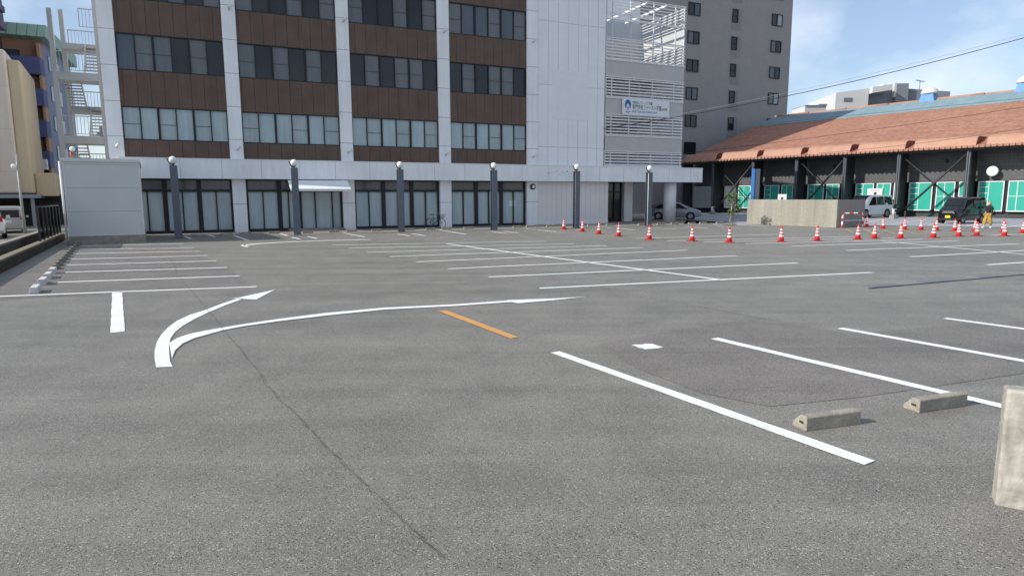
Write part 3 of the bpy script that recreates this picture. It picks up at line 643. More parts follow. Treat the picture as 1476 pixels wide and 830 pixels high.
mb.poly([(cx,-.098,cz-R_*.35),(cx-R_*.26,-.098,cz-R_*.85),(cx-R_*.1,-.098,cz-R_*.85),(cx-R_*.08,-.098,cz-R_*1.25),(cx+R_*.08,-.098,cz-R_*1.25),(cx+R_*.1,-.098,cz-R_*.85),(cx+R_*.26,-.098,cz-R_*.85)])
pts = [(cx-R_*.85,-.0985,cz-R_*1.35),(cx-R_*.4,-.0985,cz-R_*1.75),(cx,-.0985,cz-R_*1.83),(cx+R_*.4,-.0985,cz-R_*1.75),(cx+R_*.85,-.0985,cz-R_*1.35),(cx+R_*.4,-.0985,cz-R_*1.55),(cx,-.0985,cz-R_*1.6),(cx-R_*.4,-.0985,cz-R_*1.55)]
mb.poly(pts); mb.build('emblem', [M['logo_blue'], M['sign_white']], SG)

# ------------------------------------------------------------------ grey annex, convex mirror, steel staircase
g = G(210,349.5); AXA = math.radians(29.5)
AX = thing('grey_annex', 'windowless grey clad annex on a concrete base left of the offices', 'building', g, AXA)
AF = Frame(g, 29.5); aw_ = -AF.at(101,350)[0]
mb = MB(); mb.box(-aw_, 0, 0, 6.5, .36, 3.6); mb.build('wall', M['annex'], AX)
mb = MB(); mb.box(-aw_-.03, .03, -.03, 6.53, -.02, .36); mb.build('base', M['concrete'], AX)
mb = MB(); mb.box(-aw_-.05, .05, -.05, 6.55, 3.6, 3.74); mb.box(-.06,.012,-.012,.05,.4,3.6); mb.box(-aw_-.01,-aw_+.06,-.012,.05,.4,3.6); mb.box(-aw_+.06,-.06,-.014,.02,.37,.45); mb.build('trim', mk('annex_trim', (.60,.61,.60), .5, .04), AX)
mb = MB(); mb.tube([(-aw_-.1,.1,0),(-aw_-.1,.1,3.6)], .045, 8); mb.build('downpipe', M['white_metal'], AX)
m0 = D(103.5,231,33.5); m0.z = 3.74
t = thing('convex_mirror', 'round traffic mirror on an orange pole above the annex roof', 'mirror', m0, 0)
mb = MB(); mb.tube([(0,0,-.0),(0,0,.9)], .05, 10); mb.build('pole', M['orange'], t)
R = Matrix.Translation((.16,-.1,.78)) @ Matrix.Rotation(math.radians(80),4,'X') @ Matrix.Rotation(.3,4,'Y')
mb = MB(); mb.lathe([(.001,.05),(.10,.04),(.17,.0)], 24, M=R); mb.build('mirror_glass', M['white_metal'], t)
mb = MB(); mb.lathe([(.17,-.02),(.185,-.02),(.185,.02),(.17,.02),(.17,-.02)], 24, M=R); mb.build('rim', M['black_steel'], t)

SF = Frame(FAC.o + FAC.en*(-1.2), 24.8)
ST = thing('steel_staircase', 'pale open steel staircase rising beside the office block', 'staircase', SF.o, SF.a)
sl = SF.at(84,150)[0]; sr = -24.32
dz_ = 3.2
zl = [SF.at(110,y,(0 if k%2 == 0 else -3.6))[1] for k, y in enumerate((196,156,105,68))]     # landings: floor, half, floor, half
zf = [zl[0]-3.66, (zl[0]+zl[1])/2-3.66-.0] + zl
for x in (sl, sr):
    for y in (0.0, dz_):
        top = SF.at(68,12)[1] if (x == sl and y == 0) else zl[3]+1.9
        mb = MB(); mb.box(x-.11,x+.11,y-.11,y+.11,0,top); mb.build('column', M['steel_white'], ST)
def rail(mb, a, b, h=1.05, n=None):
    a = Vector(a); b = Vector(b); n = n or max(2,int((b-a).length/.16)); up = Vector((0,0,h))
    mb.bar(a+up,b+up,.05); mb.bar(a+Vector((0,0,.1)),b+Vector((0,0,.1)),.03)
    for i in range(n+1):
        p = a.lerp(b,i/n); mb.bar(p+Vector((0,0,.1)),p+up,.022 if i % 8 else .045)
xm = (sl+sr)/2
for i, z in enumerate([zl[0]-3.66, zl[0], zl[2]]):
    mb = MB(); mb.box(sl,sr,-.1,1.25,z-.42,z); mb.build('landing', M['steel_white'], ST)
    mb = MB(); rail(mb, (sl+.1,-.08,z),(sr-.1,-.08,z)); mb.build('railing', M['steel_white'], ST)
for i, z in enumerate([zl[1]-3.66, zl[1], zl[3]]):
    mb = MB(); mb.box(sl,sr,2.6,dz_+1.1,z-.3,z); mb.build('landing', M['steel_white'], ST)
    mb = MB(); rail(mb, (sl+.1,dz_+1.0,z),(sr-.1,dz_+1.0,z)); mb.build('railing', M['steel_white'], ST)
def flight(x0, x1, ya, za, yb, zb_):
    mb = MB(); n = 10
    for xx in (x0, x1): mb.bar((xx,ya,za-.1),(xx,yb,zb_-.1),.05,.24)
    for k in range(1,n): 
        f = k/n; y = ya+(yb-ya)*f; z = za+(zb_-za)*f; mb.box(x0,x1,y-.13,y+.13,z-.05,z)
    mb.build('stair_flight', M['steel_white'], ST)
for z0, z1, z2 in ((zl[0]-3.66, zl[1]-3.66, zl[0]), (zl[0], zl[1], zl[2]), (zl[2], zl[3], None)):
    flight(xm+.1, sr-.15, 1.2, z0, 2.65, z1)
    if z2: flight(sl+.15, xm-.1, 2.65, z1, 1.2, z2)
mb = MB(); rail(mb, (xm+.1,1.2,zl[3]+.55),(sr-.1,1.2,zl[3]+.55)); mb.build('railing', M['steel_white'], ST)
mb = MB(); mb.box(sr-.3,sr-.16,-.05,.15,zl[0],zl[0]+.55); mb.box(sr-.42,sr-.3,-.02,.12,zl[0]+.05,zl[0]+.25); mb.build('meter_box', M['far_grey'], ST)

# ------------------------------------------------------------------ grey tower behind
TWf = Frame(D(1140,60,98.0), 24.8)
TW = thing('tower_block', 'tall grey tiled apartment tower rising behind the offices', 'building', (TWf.o.x,TWf.o.y,0), TWf.a)
TH = 34
mb = MB(); mb.box(-30,0,0,16,0,TH); mb.build('wall', M['tower'], TW)
zz0 = [TWf.at(1118,y)[1] for y in (38,75.5,113,150.6,188)]; pitch = (zz0[0]-zz0[4])/4
c1a, c1b = TWf.at(992.2,10)[0], TWf.at(1009.4,10)[0]; c2a, c2b, c2c = TWf.at(1054,60)[0], TWf.at(1062,60)[0], TWf.at(1067,60)[0]; c3a, c3b = TWf.at(1110.8,60)[0], TWf.at(1125.8,60)[0]
hw = TWf.at(1118,58.5)[1]-TWf.at(1118,75.5)[1]
for r in range(-1,7):
    z = zz0[0] - pitch*r
    if z < 1: break
    for (a, b, dz) in ((c1a,c1b,TWf.at(1000,63)[1]-zz0[1]), (c2a,c2b,TWf.at(1058,71.6)[1]-zz0[1]), (c3a,c3b,0)):
        slit = a == c2a
        if slit:
            mb = MB(); mb.box(c2a-.12, c2c+.1, -.02, .0, z+dz-1.0, z+dz+hw*1.12); mb.build('window_recess', M['tower_band'], TW)
        h = hw*(1.08 if slit else 1.0)
        mb = MB(); f = .11; y0, y1 = -.12, -.022
        mb.box(a,a+f,y0,y1,z+dz,z+dz+h); mb.box(b-f,b,y0,y1,z+dz,z+dz+h); mb.box(a+f,b-f,y0,y1,z+dz,z+dz+f); mb.box(a+f,b-f,y0,y1,z+dz+h-f,z+dz+h)
        if not slit: mb.box((a+b)/2-.06,(a+b)/2+.06,y0,y1,z+dz+f,z+dz+h-f)
        else: mb.box(a+f,b-f,y0,y1,z+dz+h*.45,z+dz+h*.45+.1)
        w = mb.build('window', M['black_frame'], TW)
        m = (a+b)/2
        for k, (p, q) in enumerate((((a+f, m-.06), (m+.06, b-f)) if not slit else ((a+f,b-f),))):
            mb = MB(); mb.quad((p,-.05,z+dz+f),(q,-.05,z+dz+f),(q,-.05,z+dz+h-f),(p,-.05,z+dz+h-f)); mb.build('pane', M[random.choice(['pane_light','pane_grey','pane_blue']) if not slit and not (r == 2 and a == c1a) and random.random() < .7 else 'pane_dark'], w)
    mb = MB(); mb.box(.002,1.0,1.5,9,z-.9,z+pitch*.6-.9); mb.build('balcony', M['tower'], TW)
# unseen tower wing, added behind the offices to cast shade on the warehouse roof
wq = Vector((12.6,72.2,0)); wl = TWf.loc(wq)
mb = MB(); mb.box(wl.x-5, wl.x, wl.y, -.01, 0, TH-1); mb.build('shade_wing', M['tower'], TW)

# ------------------------------------------------------------------ warehouse
WA = thing('warehouse', 'long warehouse with orange tiled roof, black columns and turquoise doors', 'building', WH.o, WH.a)
# local x = w along the eave, local y = b (into the building), z up
W0, W1 = -24.8, 34.0; EZ = 6.32; RP = math.radians(18); RB = 20.6; RZ = EZ + math.tan(RP)*RB
cols = [-20.2,-15.0,-9.95,-4.95,0.0,5.55,10.9,16.3,21.7,27.1]
for c in cols + [W0+.2]:
    mb = MB(); mb.box(c-.17,c+.17,-.0,.3,.25,EZ-.45); mb.box(c-.055,c+.055,.3,2.0,0.0,EZ-.3); 
    mb.build('column', M['black_steel'], WA)
    mb = MB(); mb.box(c-.1,c-.04,-.06,-.0,.0,EZ-.3); mb.box(c+.06,c+.12,-.06,-.0,.0,EZ-.3); mb.build('downpipe', M['slate'], WA)
mb = MB(); mb.box(W0,W1,-.12,.16,EZ-.5,EZ-.12); mb.box(W0,W1,-.2,-.12,EZ-.22,EZ-.1); mb.build('eave_beam', M['black_steel'], WA)
mb = MB(); mb.box(W0+.2,W1,2.35,2.6,3.24,EZ+.7); mb.build('wall', M['tile_wall'], WA)
mb = MB(); mb.box(W0+.2,W1,2.3,2.62,0,.52); mb.build('plinth', mk('dark_grey_plinth', (.05,.052,.055), .7, .15), WA)
mb = MB(); mb.box(W0+.2,W1,.3,2.3,EZ-.18,EZ-.1); mb.build('soffit', M['black_steel'], WA)
def sl_(b): return EZ + math.tan(RP)*b
mb = MB(); th = .16
mb.prism([(W0,-.45,sl_(-.45)),(W0,RB,RZ),(W0,RB,RZ-th),(W0,-.45,sl_(-.45)-th)], (W1-W0,0,0)); mb.build('roof', M['roof_tile'], WA)
mb = MB(); mb.prism([(W0,RB,RZ),(W0,2*RB+.45,sl_(-.45)),(W0,2*RB+.45,sl_(-.45)-th),(W0,RB,RZ-th)], (W1-W0,0,0)); mb.build('roof', M['roof_tile'], WA)
mb = MB(); mb.prism([(W0+.2,2.6,0),(W0+.2,2*RB-1,0),(W0+.2,2*RB-1,EZ),(W0+.2,RB,RZ-.2),(W0+.2,2.6,sl_(2.6)-.2)], (.3,0,0)); mb.box(W0+.3,W1,2*RB-1.3,2*RB-1,0,EZ); mb.build('gable_wall', M['tile_wall'], WA)
mb = MB()
k = W0
while k < W1:
    mb.tube([(k,-.62,sl_(-.62)-.03),(k,-.3,sl_(-.3)-.03)], .10, 8); k += .42
mb.build('eave_tiles', M['eave_tile'], WA)
ends = [W0] + [c+.55 for c in cols] + [W1]
for p, q in zip(ends[:-1], ends[1:]):
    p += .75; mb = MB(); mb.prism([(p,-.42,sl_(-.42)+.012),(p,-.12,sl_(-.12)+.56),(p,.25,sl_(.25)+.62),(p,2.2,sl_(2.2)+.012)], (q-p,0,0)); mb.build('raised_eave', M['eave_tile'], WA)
    mb = MB(); mb.prism([(q+.002,-.40,sl_(-.40)+.014),(q+.002,-.12,sl_(-.12)+.54),(q+.002,.25,sl_(.25)+.60),(q+.002,2.1,sl_(2.1)+.014)], (.03,0,0)); mb.build('eave_end', M['shade_red'], WA)  # thin plate puts the shade of the eave end into dark red
mb = MB(); s0, s1 = 15.4, 20.2; mb.prism([(W0+.1,s0,sl_(s0)+.1),(W0+.1,s1,sl_(s1)+.1),(W0+.1,s1,sl_(s1)+.02),(W0+.1,s0,sl_(s0)+.02)], (W1-W0-.2,0,0)); mb.build('skylight_strip', M['skylight'], WA)
mb = MB()
k = W0
while k < W1-.2:
    h = .16 if int((k-W0)/5) % 2 else .2
    mb.tube([(k,RB,RZ+.04),(k+4.9,RB,RZ+.04)], h, 8); k += 5
mb.build('ridge_tiles', M['eave_tile'], WA)
def leaf(x0, x1, z0, z1, rungs=False, white=False, mat='green'):
    y = 2.0; mb = MB(); mb.box(x0,x1,y,y+.06,z0,z1); d = mb.build('door_leaf', M[mat], WA)
    mb = MB(); f = .075
    for q in (x0, x1-f): mb.box(q,q+f,y-.045,y-.002,z0,z1)
    mb.box(x0+f,x1-f,y-.045,y-.002,z0,z0+f); mb.box(x0+f,x1-f,y-.045,y-.002,z1-f,z1)
    xm = x0+(x1-x0)*(.42 if rungs else .45); mb.box(xm-.025,xm+.025,y-.035,y-.002,z0+f,z1-f)
    zm = z0+(z1-z0)*.5
    if rungs:
        for k in range(1,5):
            z = z0+(z1-z0)*k/5; mb.box(x0+f,xm-.025,y-.07,y-.03,z-.025,z+.025)
        mb.box(x0+.1,x0+.13,y-.075,y-.03,z0+f,z1-f)
    else: mb.box(x0+f,x1-f,y-.033,y-.004,zm-.02,zm+.02)
    mb.build('leaf_frame', M['white_metal'], d)
for i, c in enumerate(cols[:-1]):
    a, b = c+.3, cols[i+1]-.25; L_ = (b-a)
    if i == 0:
        leaf(a, a+1.55, .58, 3.2, mat='white_metal'); leaf(a+1.9, a+3.5, .58, 3.2); leaf(a+3.75, b, .58, 3.2, mat='green')
    else:
        leaf(a, a+L_*.40, .58, 3.2, rungs=True); leaf(a+L_*.46, a+L_*.76, .58, 3.2); leaf(a+L_*.82, b, .58, 3.2)
    mb = MB(); mb.box(a,b,2.1,2.3,.56,3.23); mb.build('door_reveal', M['interior_dark'], WA)
mb = MB(); mb.box(W0+.5,-20.5,1.9,2.0,.58,3.2); mb.build('shutter', M['shutter'], WA)
for i in (0, 2, 4, 6):
    a, b = cols[i]+.2, cols[i+1]-.2
    mb = MB(); mb.tube([(a,.2,.15),(b,.2,5.55)], .1, 8); mb.tube([(a+.1,.48,5.4),(b,.48,.9)], .055, 8); mb.build('cross_brace', M['black_steel'], WA)
for i in (0,2,4):
    x = (cols[i]+cols[i+1])/2 + .4; mb = MB(); mb.box(x-.07,x+.07,2.15,2.34,4.9,5.25); mb.tube([(x,2.2,5.1),(x,2.0,5.02)], .05, 8); mb.build('wall_lamp', M['black_steel'], WA)
# round white lamp / mirror on the wall of the right bay
w_, z_ = WH.at(1432,247,-2.0); MR = thing('round_mirror', 'large round white mirror disc on the dark wall above turquoise doors', 'mirror', WH.o, WH.a)
mb = MB(); mb.tube([(w_+.0,2.34,z_),(w_+.0,1.75,z_)], .035, 8); mb.build('arm', M['black_steel'], MR)
R = Matrix.Translation((w_,1.72,z_)) @ Matrix.Rotation(PI/2,4,'X')
mb = MB(); mb.lathe([(.43,-.06),(.44,0),(.40,.03),(.2,.08),(.001,.1)], 28, M=R); mb.build('disc', M['white_metal'], MR)
# ventilators on the ridge
def ventilator(w, label, back=0.0, sc_=.8):
    t = thing('roof_ventilator', label, 'ventilator', wpt(w, RB+back, RZ-back*.32), WH.a, 'roof ventilators on the warehouse ridge'); t.scale = (sc_,sc_,sc_)
    mb = MB(); mb.prism([(-1.05,-1.1,-.35),(1.05,-1.1,-.35),(.75,-.9,.85),(-.75,-.9,.85)], (0,1.9,0)); mb.build('base', M['dome_blue'], t)
    mb = MB(); mb.lathe([(.75,.85),(1.15,.95),(1.15,1.15),(.95,1.55),(.5,1.85),(.001,1.95)], 24); mb.build('dome', mk('cream_dome', (.62,.60,.54), .5, .06), t)
    return t
def ridge_w(px, py):
    best = min(range(-300,300), key=lambda k: abs((lambda p: (p[0]/p[1]))((Vector(wpt(k/10,RB,RZ)))) - ray(px,py).x/ray(px,py).y)); return best/10
ventilator(ridge_w(1340,140), 'cream domed ventilator on blue base beside the roof aerial')
ventilator(ridge_w(1207,155), 'domed blue ventilator at the shaded end of the ridge', 3.5)
ventilator(ridge_w(1480,127), 'blue based ventilator cut by the right edge of the photo')

# ------------------------------------------------------------------ concrete wall, barrier, blue sign, small signs
a, b, c = G(1076,323), G(1205,328.5), G(1245,326.3)
wa = math.atan2((b-a).y,(b-a).x); L1 = (b-a).length; lb = Matrix.Rotation(-wa,4,'Z') @ (c-a)
CW = thing('concrete_wall', 'low beige concrete wall with a shaded end, in front of the warehouse', 'wall', a, wa)
HT = D(1205,288,b.y).z
mb = MB(); mb.box(0, L1, 0, .3, 0, HT); mb.build('long_wall', M['concrete_wall'], CW, bevel=.02)
mb = MB(); dd = (Vector((lb.x,lb.y,0))-Vector((L1,.0,0))); mb.prism([(L1-.02,.302,0),(L1+dd.x,dd.y,0),(L1+dd.x-.25,dd.y+.05,0),(L1-.27,.302,0)], (0,0,HT-.004)); mb.build('end_wall', mk('grey_concrete_end', (.30,.28,.265), .9, .15, 1, .2, stretch=(1,1,.3)), CW)
mb = MB(); mb.box(0,.3,.302,3.0,0,HT-.006); mb.build('end_wall', M['concrete_wall'], CW)
# red and white hoop barrier
p = G(1210.5,328.3); q = G(1240,327.2); p.y -= .25; q.y -= .25
t = thing('hoop_barrier', 'red and white tubular hoop barrier at the end of the concrete wall', 'barrier', p, math.atan2((q-p).y,(q-p).x))
Lb = (q-p).length; Hb = .9; pts = [(0,0,0)]
path = [(0,0,z*.1) for z in range(0,8)] + [(.03,0,.78),(.1,0,.87),(.18,0,.9)] + [(.18+(Lb-.36)*k/8,0,.9) for k in range(1,9)] + [(Lb-.1,0,.87),(Lb-.03,0,.78)] + [(Lb,0,z*.1) for z in range(7,-1,-1)]
mb = MB(); 
for k in range(len(path)-1): mb.tube([path[k],path[k+1]], .045, 10, (k//2) % 2)
mb.build('hoop', [M['red_plastic'], M['refl_white']], t)
mb = MB(); mb.bar((0,0,.45),(Lb,0,.45),.035); mb.build('cross_bar', M['white_metal'], t)
# blue pylon sign seen edge on
e = D(1084,287,50.5); zt = D(1084,243.5,50.5).z
t = thing('pylon_sign', 'tall blue pylon sign seen edge on behind the concrete wall', 'sign', (e.x,e.y,0), math.radians(-20))
mb = MB(); mb.box(-.12,.12,-.12,.0,0,zt); mb.build('blue_edge', M['blue_sign'], t); mb = MB(); mb.box(.122,.5,-.06,1.6,0.3,zt-.02); mb.build('sign_face', M['blue_dark'], t)
t = thing('sign_board', 'small white notice with dark dot and red foot above the concrete wall', 'sign', D(1127,293,48), math.radians(-35))
mb = MB(); mb.box(-.3,.3,-.02,.02,0,.66); mb.build('board', M['white_metal'], t); mb = MB(); mb.box(-.3,.3,-.024,-.0205,0,.1); mb.build('red_strip', M['red_plastic'], t)
mb = MB(); R = Matrix.Translation((0,-.023,.36)) @ Matrix.Rotation(PI/2,4,'X'); mb.lathe([(.1,0),(.09,.004)], 16, M=R); mb.build('emblem', M['ink'], t)
mb = MB(); mb.box(-.26,-.22,.022,.06,-1.4,.6); mb.box(.22,.26,.022,.06,-1.4,.6); mb.build('leg', M['white_metal'], t)
w_, z_ = WH.at(1262,276,-1.9); t = thing('sign_board', 'white notice board on the turquoise doors above the white minivan', 'sign', WH.o, WH.a)
mb = MB(); mb.box(w_-.75,w_+.65,1.86,1.9,z_-.5,z_+.28); mb.build('board', M['white_metal'], t); mb = MB(); mb.box(w_-.5,w_+.45,1.85,1.858,z_+.08,z_+.13); R = Matrix.Translation((w_,1.859,z_-.2)) @ Matrix.Rotation(PI/2,4,'X'); mb.lathe([(.15,0),(.14,.006)], 16, M=R); mb.build('lettering', M['ink'], t)
# standpipes beside two columns
for (px, py), lab in (((1027,309.5),'small white standpipe by the leftmost black column'), ((1288,315.2),'small white standpipe on a block by the column at the minivan')):
    g = G(px, py); t = thing('standpipe', lab, 'standpipe', g, .3, 'standpipes at the warehouse columns')
    mb = MB(); mb.box(-.25,.25,-.25,.25,0,.32); mb.build('block', M['concrete_wall'], t, bevel=.02)
    mb = MB(); mb.tube([(-.08,0,.32),(-.08,0,.78)], .09, 12); mb.tube([(.12,0,.32),(.12,0,.6)], .06, 10); mb.box(-.2,.2,-.06,.06,.78,.86); mb.build('pipe', M['white_metal'], t)

# ------------------------------------------------------------------ young tree with stakes and weeds
g = G(1056,325.2); t = thing('young_tree', 'thin staked young tree with sparse leaves beside the concrete wall', 'tree', g)
rnd = random.Random(3)
H = D(1056,279,g.y).z
mb = MB(); mb.tube([(0,0,0),(.02,.01,.6),(-.03,.0,1.2),(.03,.02,H-.15)], [.035,.03,.024,.012], 8)
tips = []
for k in range(11):
    z = .75+k*.12; a = rnd.uniform(0,6.28); l = rnd.uniform(.2,.42); e = Vector((math.cos(a)*l, math.sin(a)*l, z+rnd.uniform(.05,.3))); mb.tube([(0,0,z),e*.6+Vector((0,0,z*.4)),e], [.014,.01,.006], 5); tips.append(e)
tips.append(Vector((.02,0,H-.1))); mb.build('trunk', M['bark'], t)
mb = MB()
for e in tips:
    for k in range(34):
        c = e + Vector((rnd.gauss(0,.11),rnd.gauss(0,.11),rnd.gauss(-.03,.13))); n = Vector((rnd.gauss(0,1),rnd.gauss(0,1),rnd.gauss(.3,.8))).normalized(); u = n.orthogonal().normalized(); v = n.cross(u); a = rnd.uniform(0,6.28); u, v = u*math.cos(a)+v*math.sin(a), v*math.cos(a)-u*math.sin(a); s = rnd.uniform(.06,.11)
        mb.poly([c-u*s, c+v*s*.42+n*.008, c+u*s, c-v*s*.42+n*.008], 0 if rnd.random() < .65 else 1)
mb.build('crown', [M['leaf'], M['leaf2']], t)
for x, y in ((-.24,-.05),(.2,.12)):
    mb = MB(); mb.tube([(x,y,0),(x*.5,y*.5,1.45)], .028, 8); mb.build('stake', mk('pale_wood_stake', (.42,.37,.30), .8), t)
def tuft(px, py, lab, n, sp):
    mb = MB(); g = G(px, py); r = random.Random(px)
    for k in range(n):
        b_ = Vector((r.gauss(0,sp), r.gauss(0,sp*.4), 0)); h = r.uniform(.06,.2); d = Vector((r.gauss(0,.06), r.gauss(0,.06), h)); s = Vector((r.uniform(-1,1), r.uniform(-1,1), 0)).normalized()*.012
        mb.poly([b_-s, b_+s, b_+d])
    tag(mb.build('weed_tuft', M['weed'], loc=g), lab, 'weeds', 'weeds along the edge of the lot')
tuft(1018,323.2,'dry weed tuft between wheel stops left of the young tree',90,.35); tuft(1050,325,'weed tuft at the foot of the young tree',110,.3)

# ------------------------------------------------------------------ vehicles
def lerp_st(st, x):
    for a, b in zip(st[:-1], st[1:]):
        if a[0] <= x <= b[0]:
            f = (x-a[0])/(b[0]-a[0]); return [p+(q-p)*f for p, q in zip(a, b)]
    return st[-1] if x > st[-1][0] else st[0]
def make_car(name, label, loc, rot, st, wheels, wr, paint, side_glass, screen, rear_glass, grille='dark', plate='white_plate', front_lamps=None, rear_lamps=None):
    """st: stations x, z_bottom, w_bottom, w_belt, z_belt, w_roof, z_roof, front at +x"""
    t = thing(name, label, 'car', loc, rot); mb = MB(); rings = []
    for x, z0, wb, wl_, zl_, wr_, zr in st:
        half = [(wb,z0),(wb+.03,z0+.12),(wl_,z0+(zl_-z0)*.55),(wl_-.005,zl_),(wr_+(wl_-wr_)*.12,zl_+(zr-zl_)*.86),(wr_-.05,zr-.005),(wr_*.5,zr+.015)]
        ring = half + [(-a, b) for a, b in reversed(half)]
        rings.append([mb.bm.verts.new((x,a,b)) for a, b in ring])
    n = len(rings[0])
    for i in range(len(rings)-1):
        for k in range(n):
            f = mb.bm.faces.new((rings[i][k], rings[i+1][k], rings[i+1][(k+1)%n], rings[i][(k+1)%n])); f.smooth = True
    mb.bm.faces.new(rings[0]); mb.bm.faces.new(rings[-1])
    body = mb.build('body', paint, t); bv = body.modifiers.new('bevel','BEVEL'); bv.width = .03; bv.segments = 2; bv.limit_method = 'ANGLE'; bv.angle_limit = .7
    def side(x, f):
        _, z0, wb, wl_, zl_, wr_, zr = lerp_st(st, x)
        if f <= .86: ww = wl_-.005 + (wr_+(wl_-wr_)*.12-(wl_-.005))*f/.86; return ww, zl_+(zr-zl_)*f
        g_ = (f-.86)/.14; return wr_+(wl_-wr_)*.12 + (wr_-.05-wr_-(wl_-wr_)*.12)*g_, zl_+(zr-zl_)*f
    for x0, x1, x2, x3 in side_glass:                        # bottom from x0 to x3, top from x1 to x2
        for s in (1,-1):
            P = []; 
            for x, f in ((x0,.06),(x1,.84),(x2,.84),(x3,.06)):
                w_, z_ = side(x, f); P.append(Vector((x, s*(w_+.008), z_)))
            mb = MB(); k = 6
            for i in range(k):
                a0, a1 = P[0].lerp(P[3], i/k), P[0].lerp(P[3], (i+1)/k); b0, b1 = P[1].lerp(P[2], i/k), P[1].lerp(P[2], (i+1)/k)
                mb.quad(a0, a1, b1, b0)
            mb.build('side_window', M['car_glass'], t)
    for xa, fa, xb, fb, nm in (screen + ('windscreen',), rear_glass + ('rear_window',)):
        mb = MB(); s = 1 if nm == 'windscreen' else -1; prev = None
        for i in range(7):
            f = i/6; x = xa+(xb-xa)*f; r = lerp_st(st, x); zt_ = r[6]+.012; w_ = (r[5]-.07)
            a_, b_ = (x+.012*s, w_, zt_+.012), (x+.012*s, -w_, zt_+.012)
            if nm == 'rear_window' and abs(xa-xb) < .35:
                r0 = lerp_st(st, xb); zt_ = fa+(fb-fa)*f; a_, b_ = (xa+(xb-xa)*f-.015, r0[5]-.08, zt_), (xa+(xb-xa)*f-.015, -r0[5]+.08, zt_)
            if prev: mb.quad(prev[0], a_, b_, prev[1])
            prev = (a_, b_)
        mb.build(nm, M['car_glass'], t)
    xf = st[-1][0]; xr = st[0][0]
    for wx in wheels:
        r = lerp_st(st, wx)
        for s in (1,-1):
            yw = s*(r[3]-.10)
            mb = MB(); Rm = Matrix.Translation((wx, s*(r[3]+.004), wr)) @ Matrix.Rotation(PI/2,4,'X'); mb.lathe([(wr*1.2,-.006),(wr*1.2,.006)], 24, M=Rm); mb.build('wheel_arch', M['interior_dark'], t)
            Rm = Matrix.Translation((wx, yw, wr)) @ Matrix.Rotation(-s*PI/2,4,'X')
            wh = MB().lathe([(wr*.62,-.1),(wr*.93,-.1),(wr,-.06),(wr,.06),(wr*.95,.11),(wr*.66,.115),(wr*.62,.10)], 28, M=Rm).build('wheel', M['rubber'], t)
            mb = MB(); mb.lathe([(wr*.64,.07),(wr*.64,.117),(wr*.56,.115),(wr*.5,.095)], 24, M=Rm); mb.lathe([(wr*.14,.07),(wr*.14,.125),(.001,.13)], 12, M=Rm)
            for k in range(6):
                a = k*PI/3; mb.box(wr*.1,wr*.55,-wr*.09,wr*.09,.08,.112, M=Rm @ Matrix.Rotation(a,4,'Z'))
            mb.build('rim', M['rim'], wh)
    rf = lerp_st(st, xf-.02); zh = rf[6]
    if front_lamps:
        y0, y1, z0, z1, dx = front_lamps
        for s in (1,-1):
            mb = MB(); mb.prism([(xf+.012,s*y0,z0+.03),(xf-dx,s*y1,z0),(xf-dx-.1,s*y1,z1+.02),(xf-.02,s*y0,z1)], (-.05,0,0)); mb.build('headlight', M['lens'], t)
        mb = MB(); mb.box(xf-.02,xf+.02,-y0*.95,y0*.95,z0+.03,z1-.02); mb.build('grille', M['chrome' if grille == 'chrome' else 'interior_dark'], t)
        mb = MB(); mb.box(xf+.022,xf+.036,-.17,.17,.42,.59); mb.build('number_plate', M[plate], t)
        mb = MB(); mb.box(xf-.03,xf+.018,-rf[2]*.8,rf[2]*.8,.24,.38); mb.build('air_intake', M['interior_dark'], t)
    if rear_lamps:
        y0, y1, z0, z1 = rear_lamps
        for s in (1,-1):
            mb = MB(); mb.box(xr-.02,xr+.07,s*y0,s*y1,z0,z1); mb.build('tail_light', M['red_lens'], t)
        mb = MB(); mb.box(xr-.02,xr-.005,-.17,.17,.75,.91); mb.build('number_plate', M['white_plate'], t)
    xs = side_glass[0][3]
    for s in (1,-1):
        r = lerp_st(st, xs-.05); mb = MB(); mb.box(xs-.12,xs,s*(r[3]+.03),s*(r[3]+.2),r[4]+.05,r[4]+.21); mb.build('wing_mirror', paint, t, bevel=.03)
        for x in (xs-.95, xs-1.05-.85): MB().box(x,x+.16,s*(r[3]-.01),s*(r[3]+.022),r[4]-.14,r[4]-.11).build('door_handle', paint, t)
    return t
minivan = [(-2.3,.35,.78,.82,1.02,.66,1.72),(-2.2,.25,.82,.85,1.02,.70,1.84),(-.8,.22,.83,.86,1.01,.72,1.88),(.6,.22,.83,.86,.99,.71,1.84),(1.05,.22,.83,.855,.98,.69,1.66),(1.62,.22,.82,.84,.97,.74,1.10),(2.1,.24,.76,.80,.85,.68,.98),(2.32,.30,.62,.68,.70,.56,.78)]
kei = [(-1.68,.35,.68,.71,1.02,.60,1.72),(-1.6,.24,.71,.735,1.02,.63,1.83),(0,.22,.72,.74,1.0,.64,1.87),(.85,.22,.72,.74,.98,.62,1.80),(1.30,.22,.72,.735,.98,.64,1.22),(1.56,.24,.70,.72,.90,.62,1.05),(1.70,.30,.64,.67,.78,.58,.90)]
hatch = [(-2.2,.42,.70,.76,.90,.60,1.06),(-2.0,.26,.78,.83,.95,.62,1.18),(-1.0,.22,.82,.86,.96,.60,1.44),(0,.20,.82,.87,.94,.58,1.49),(.5,.20,.82,.87,.93,.58,1.43),(1.4,.20,.81,.85,.90,.70,1.0),(1.95,.22,.76,.80,.78,.66,.84),(2.22,.30,.60,.66,.62,.52,.68)]
hd = math.radians(207)
def place(g, hdg, lx, ly): return Vector((g.x,g.y,0)) - Vector((math.cos(hdg)*lx-math.sin(hdg)*ly, math.sin(hdg)*lx+math.cos(hdg)*ly, 0))
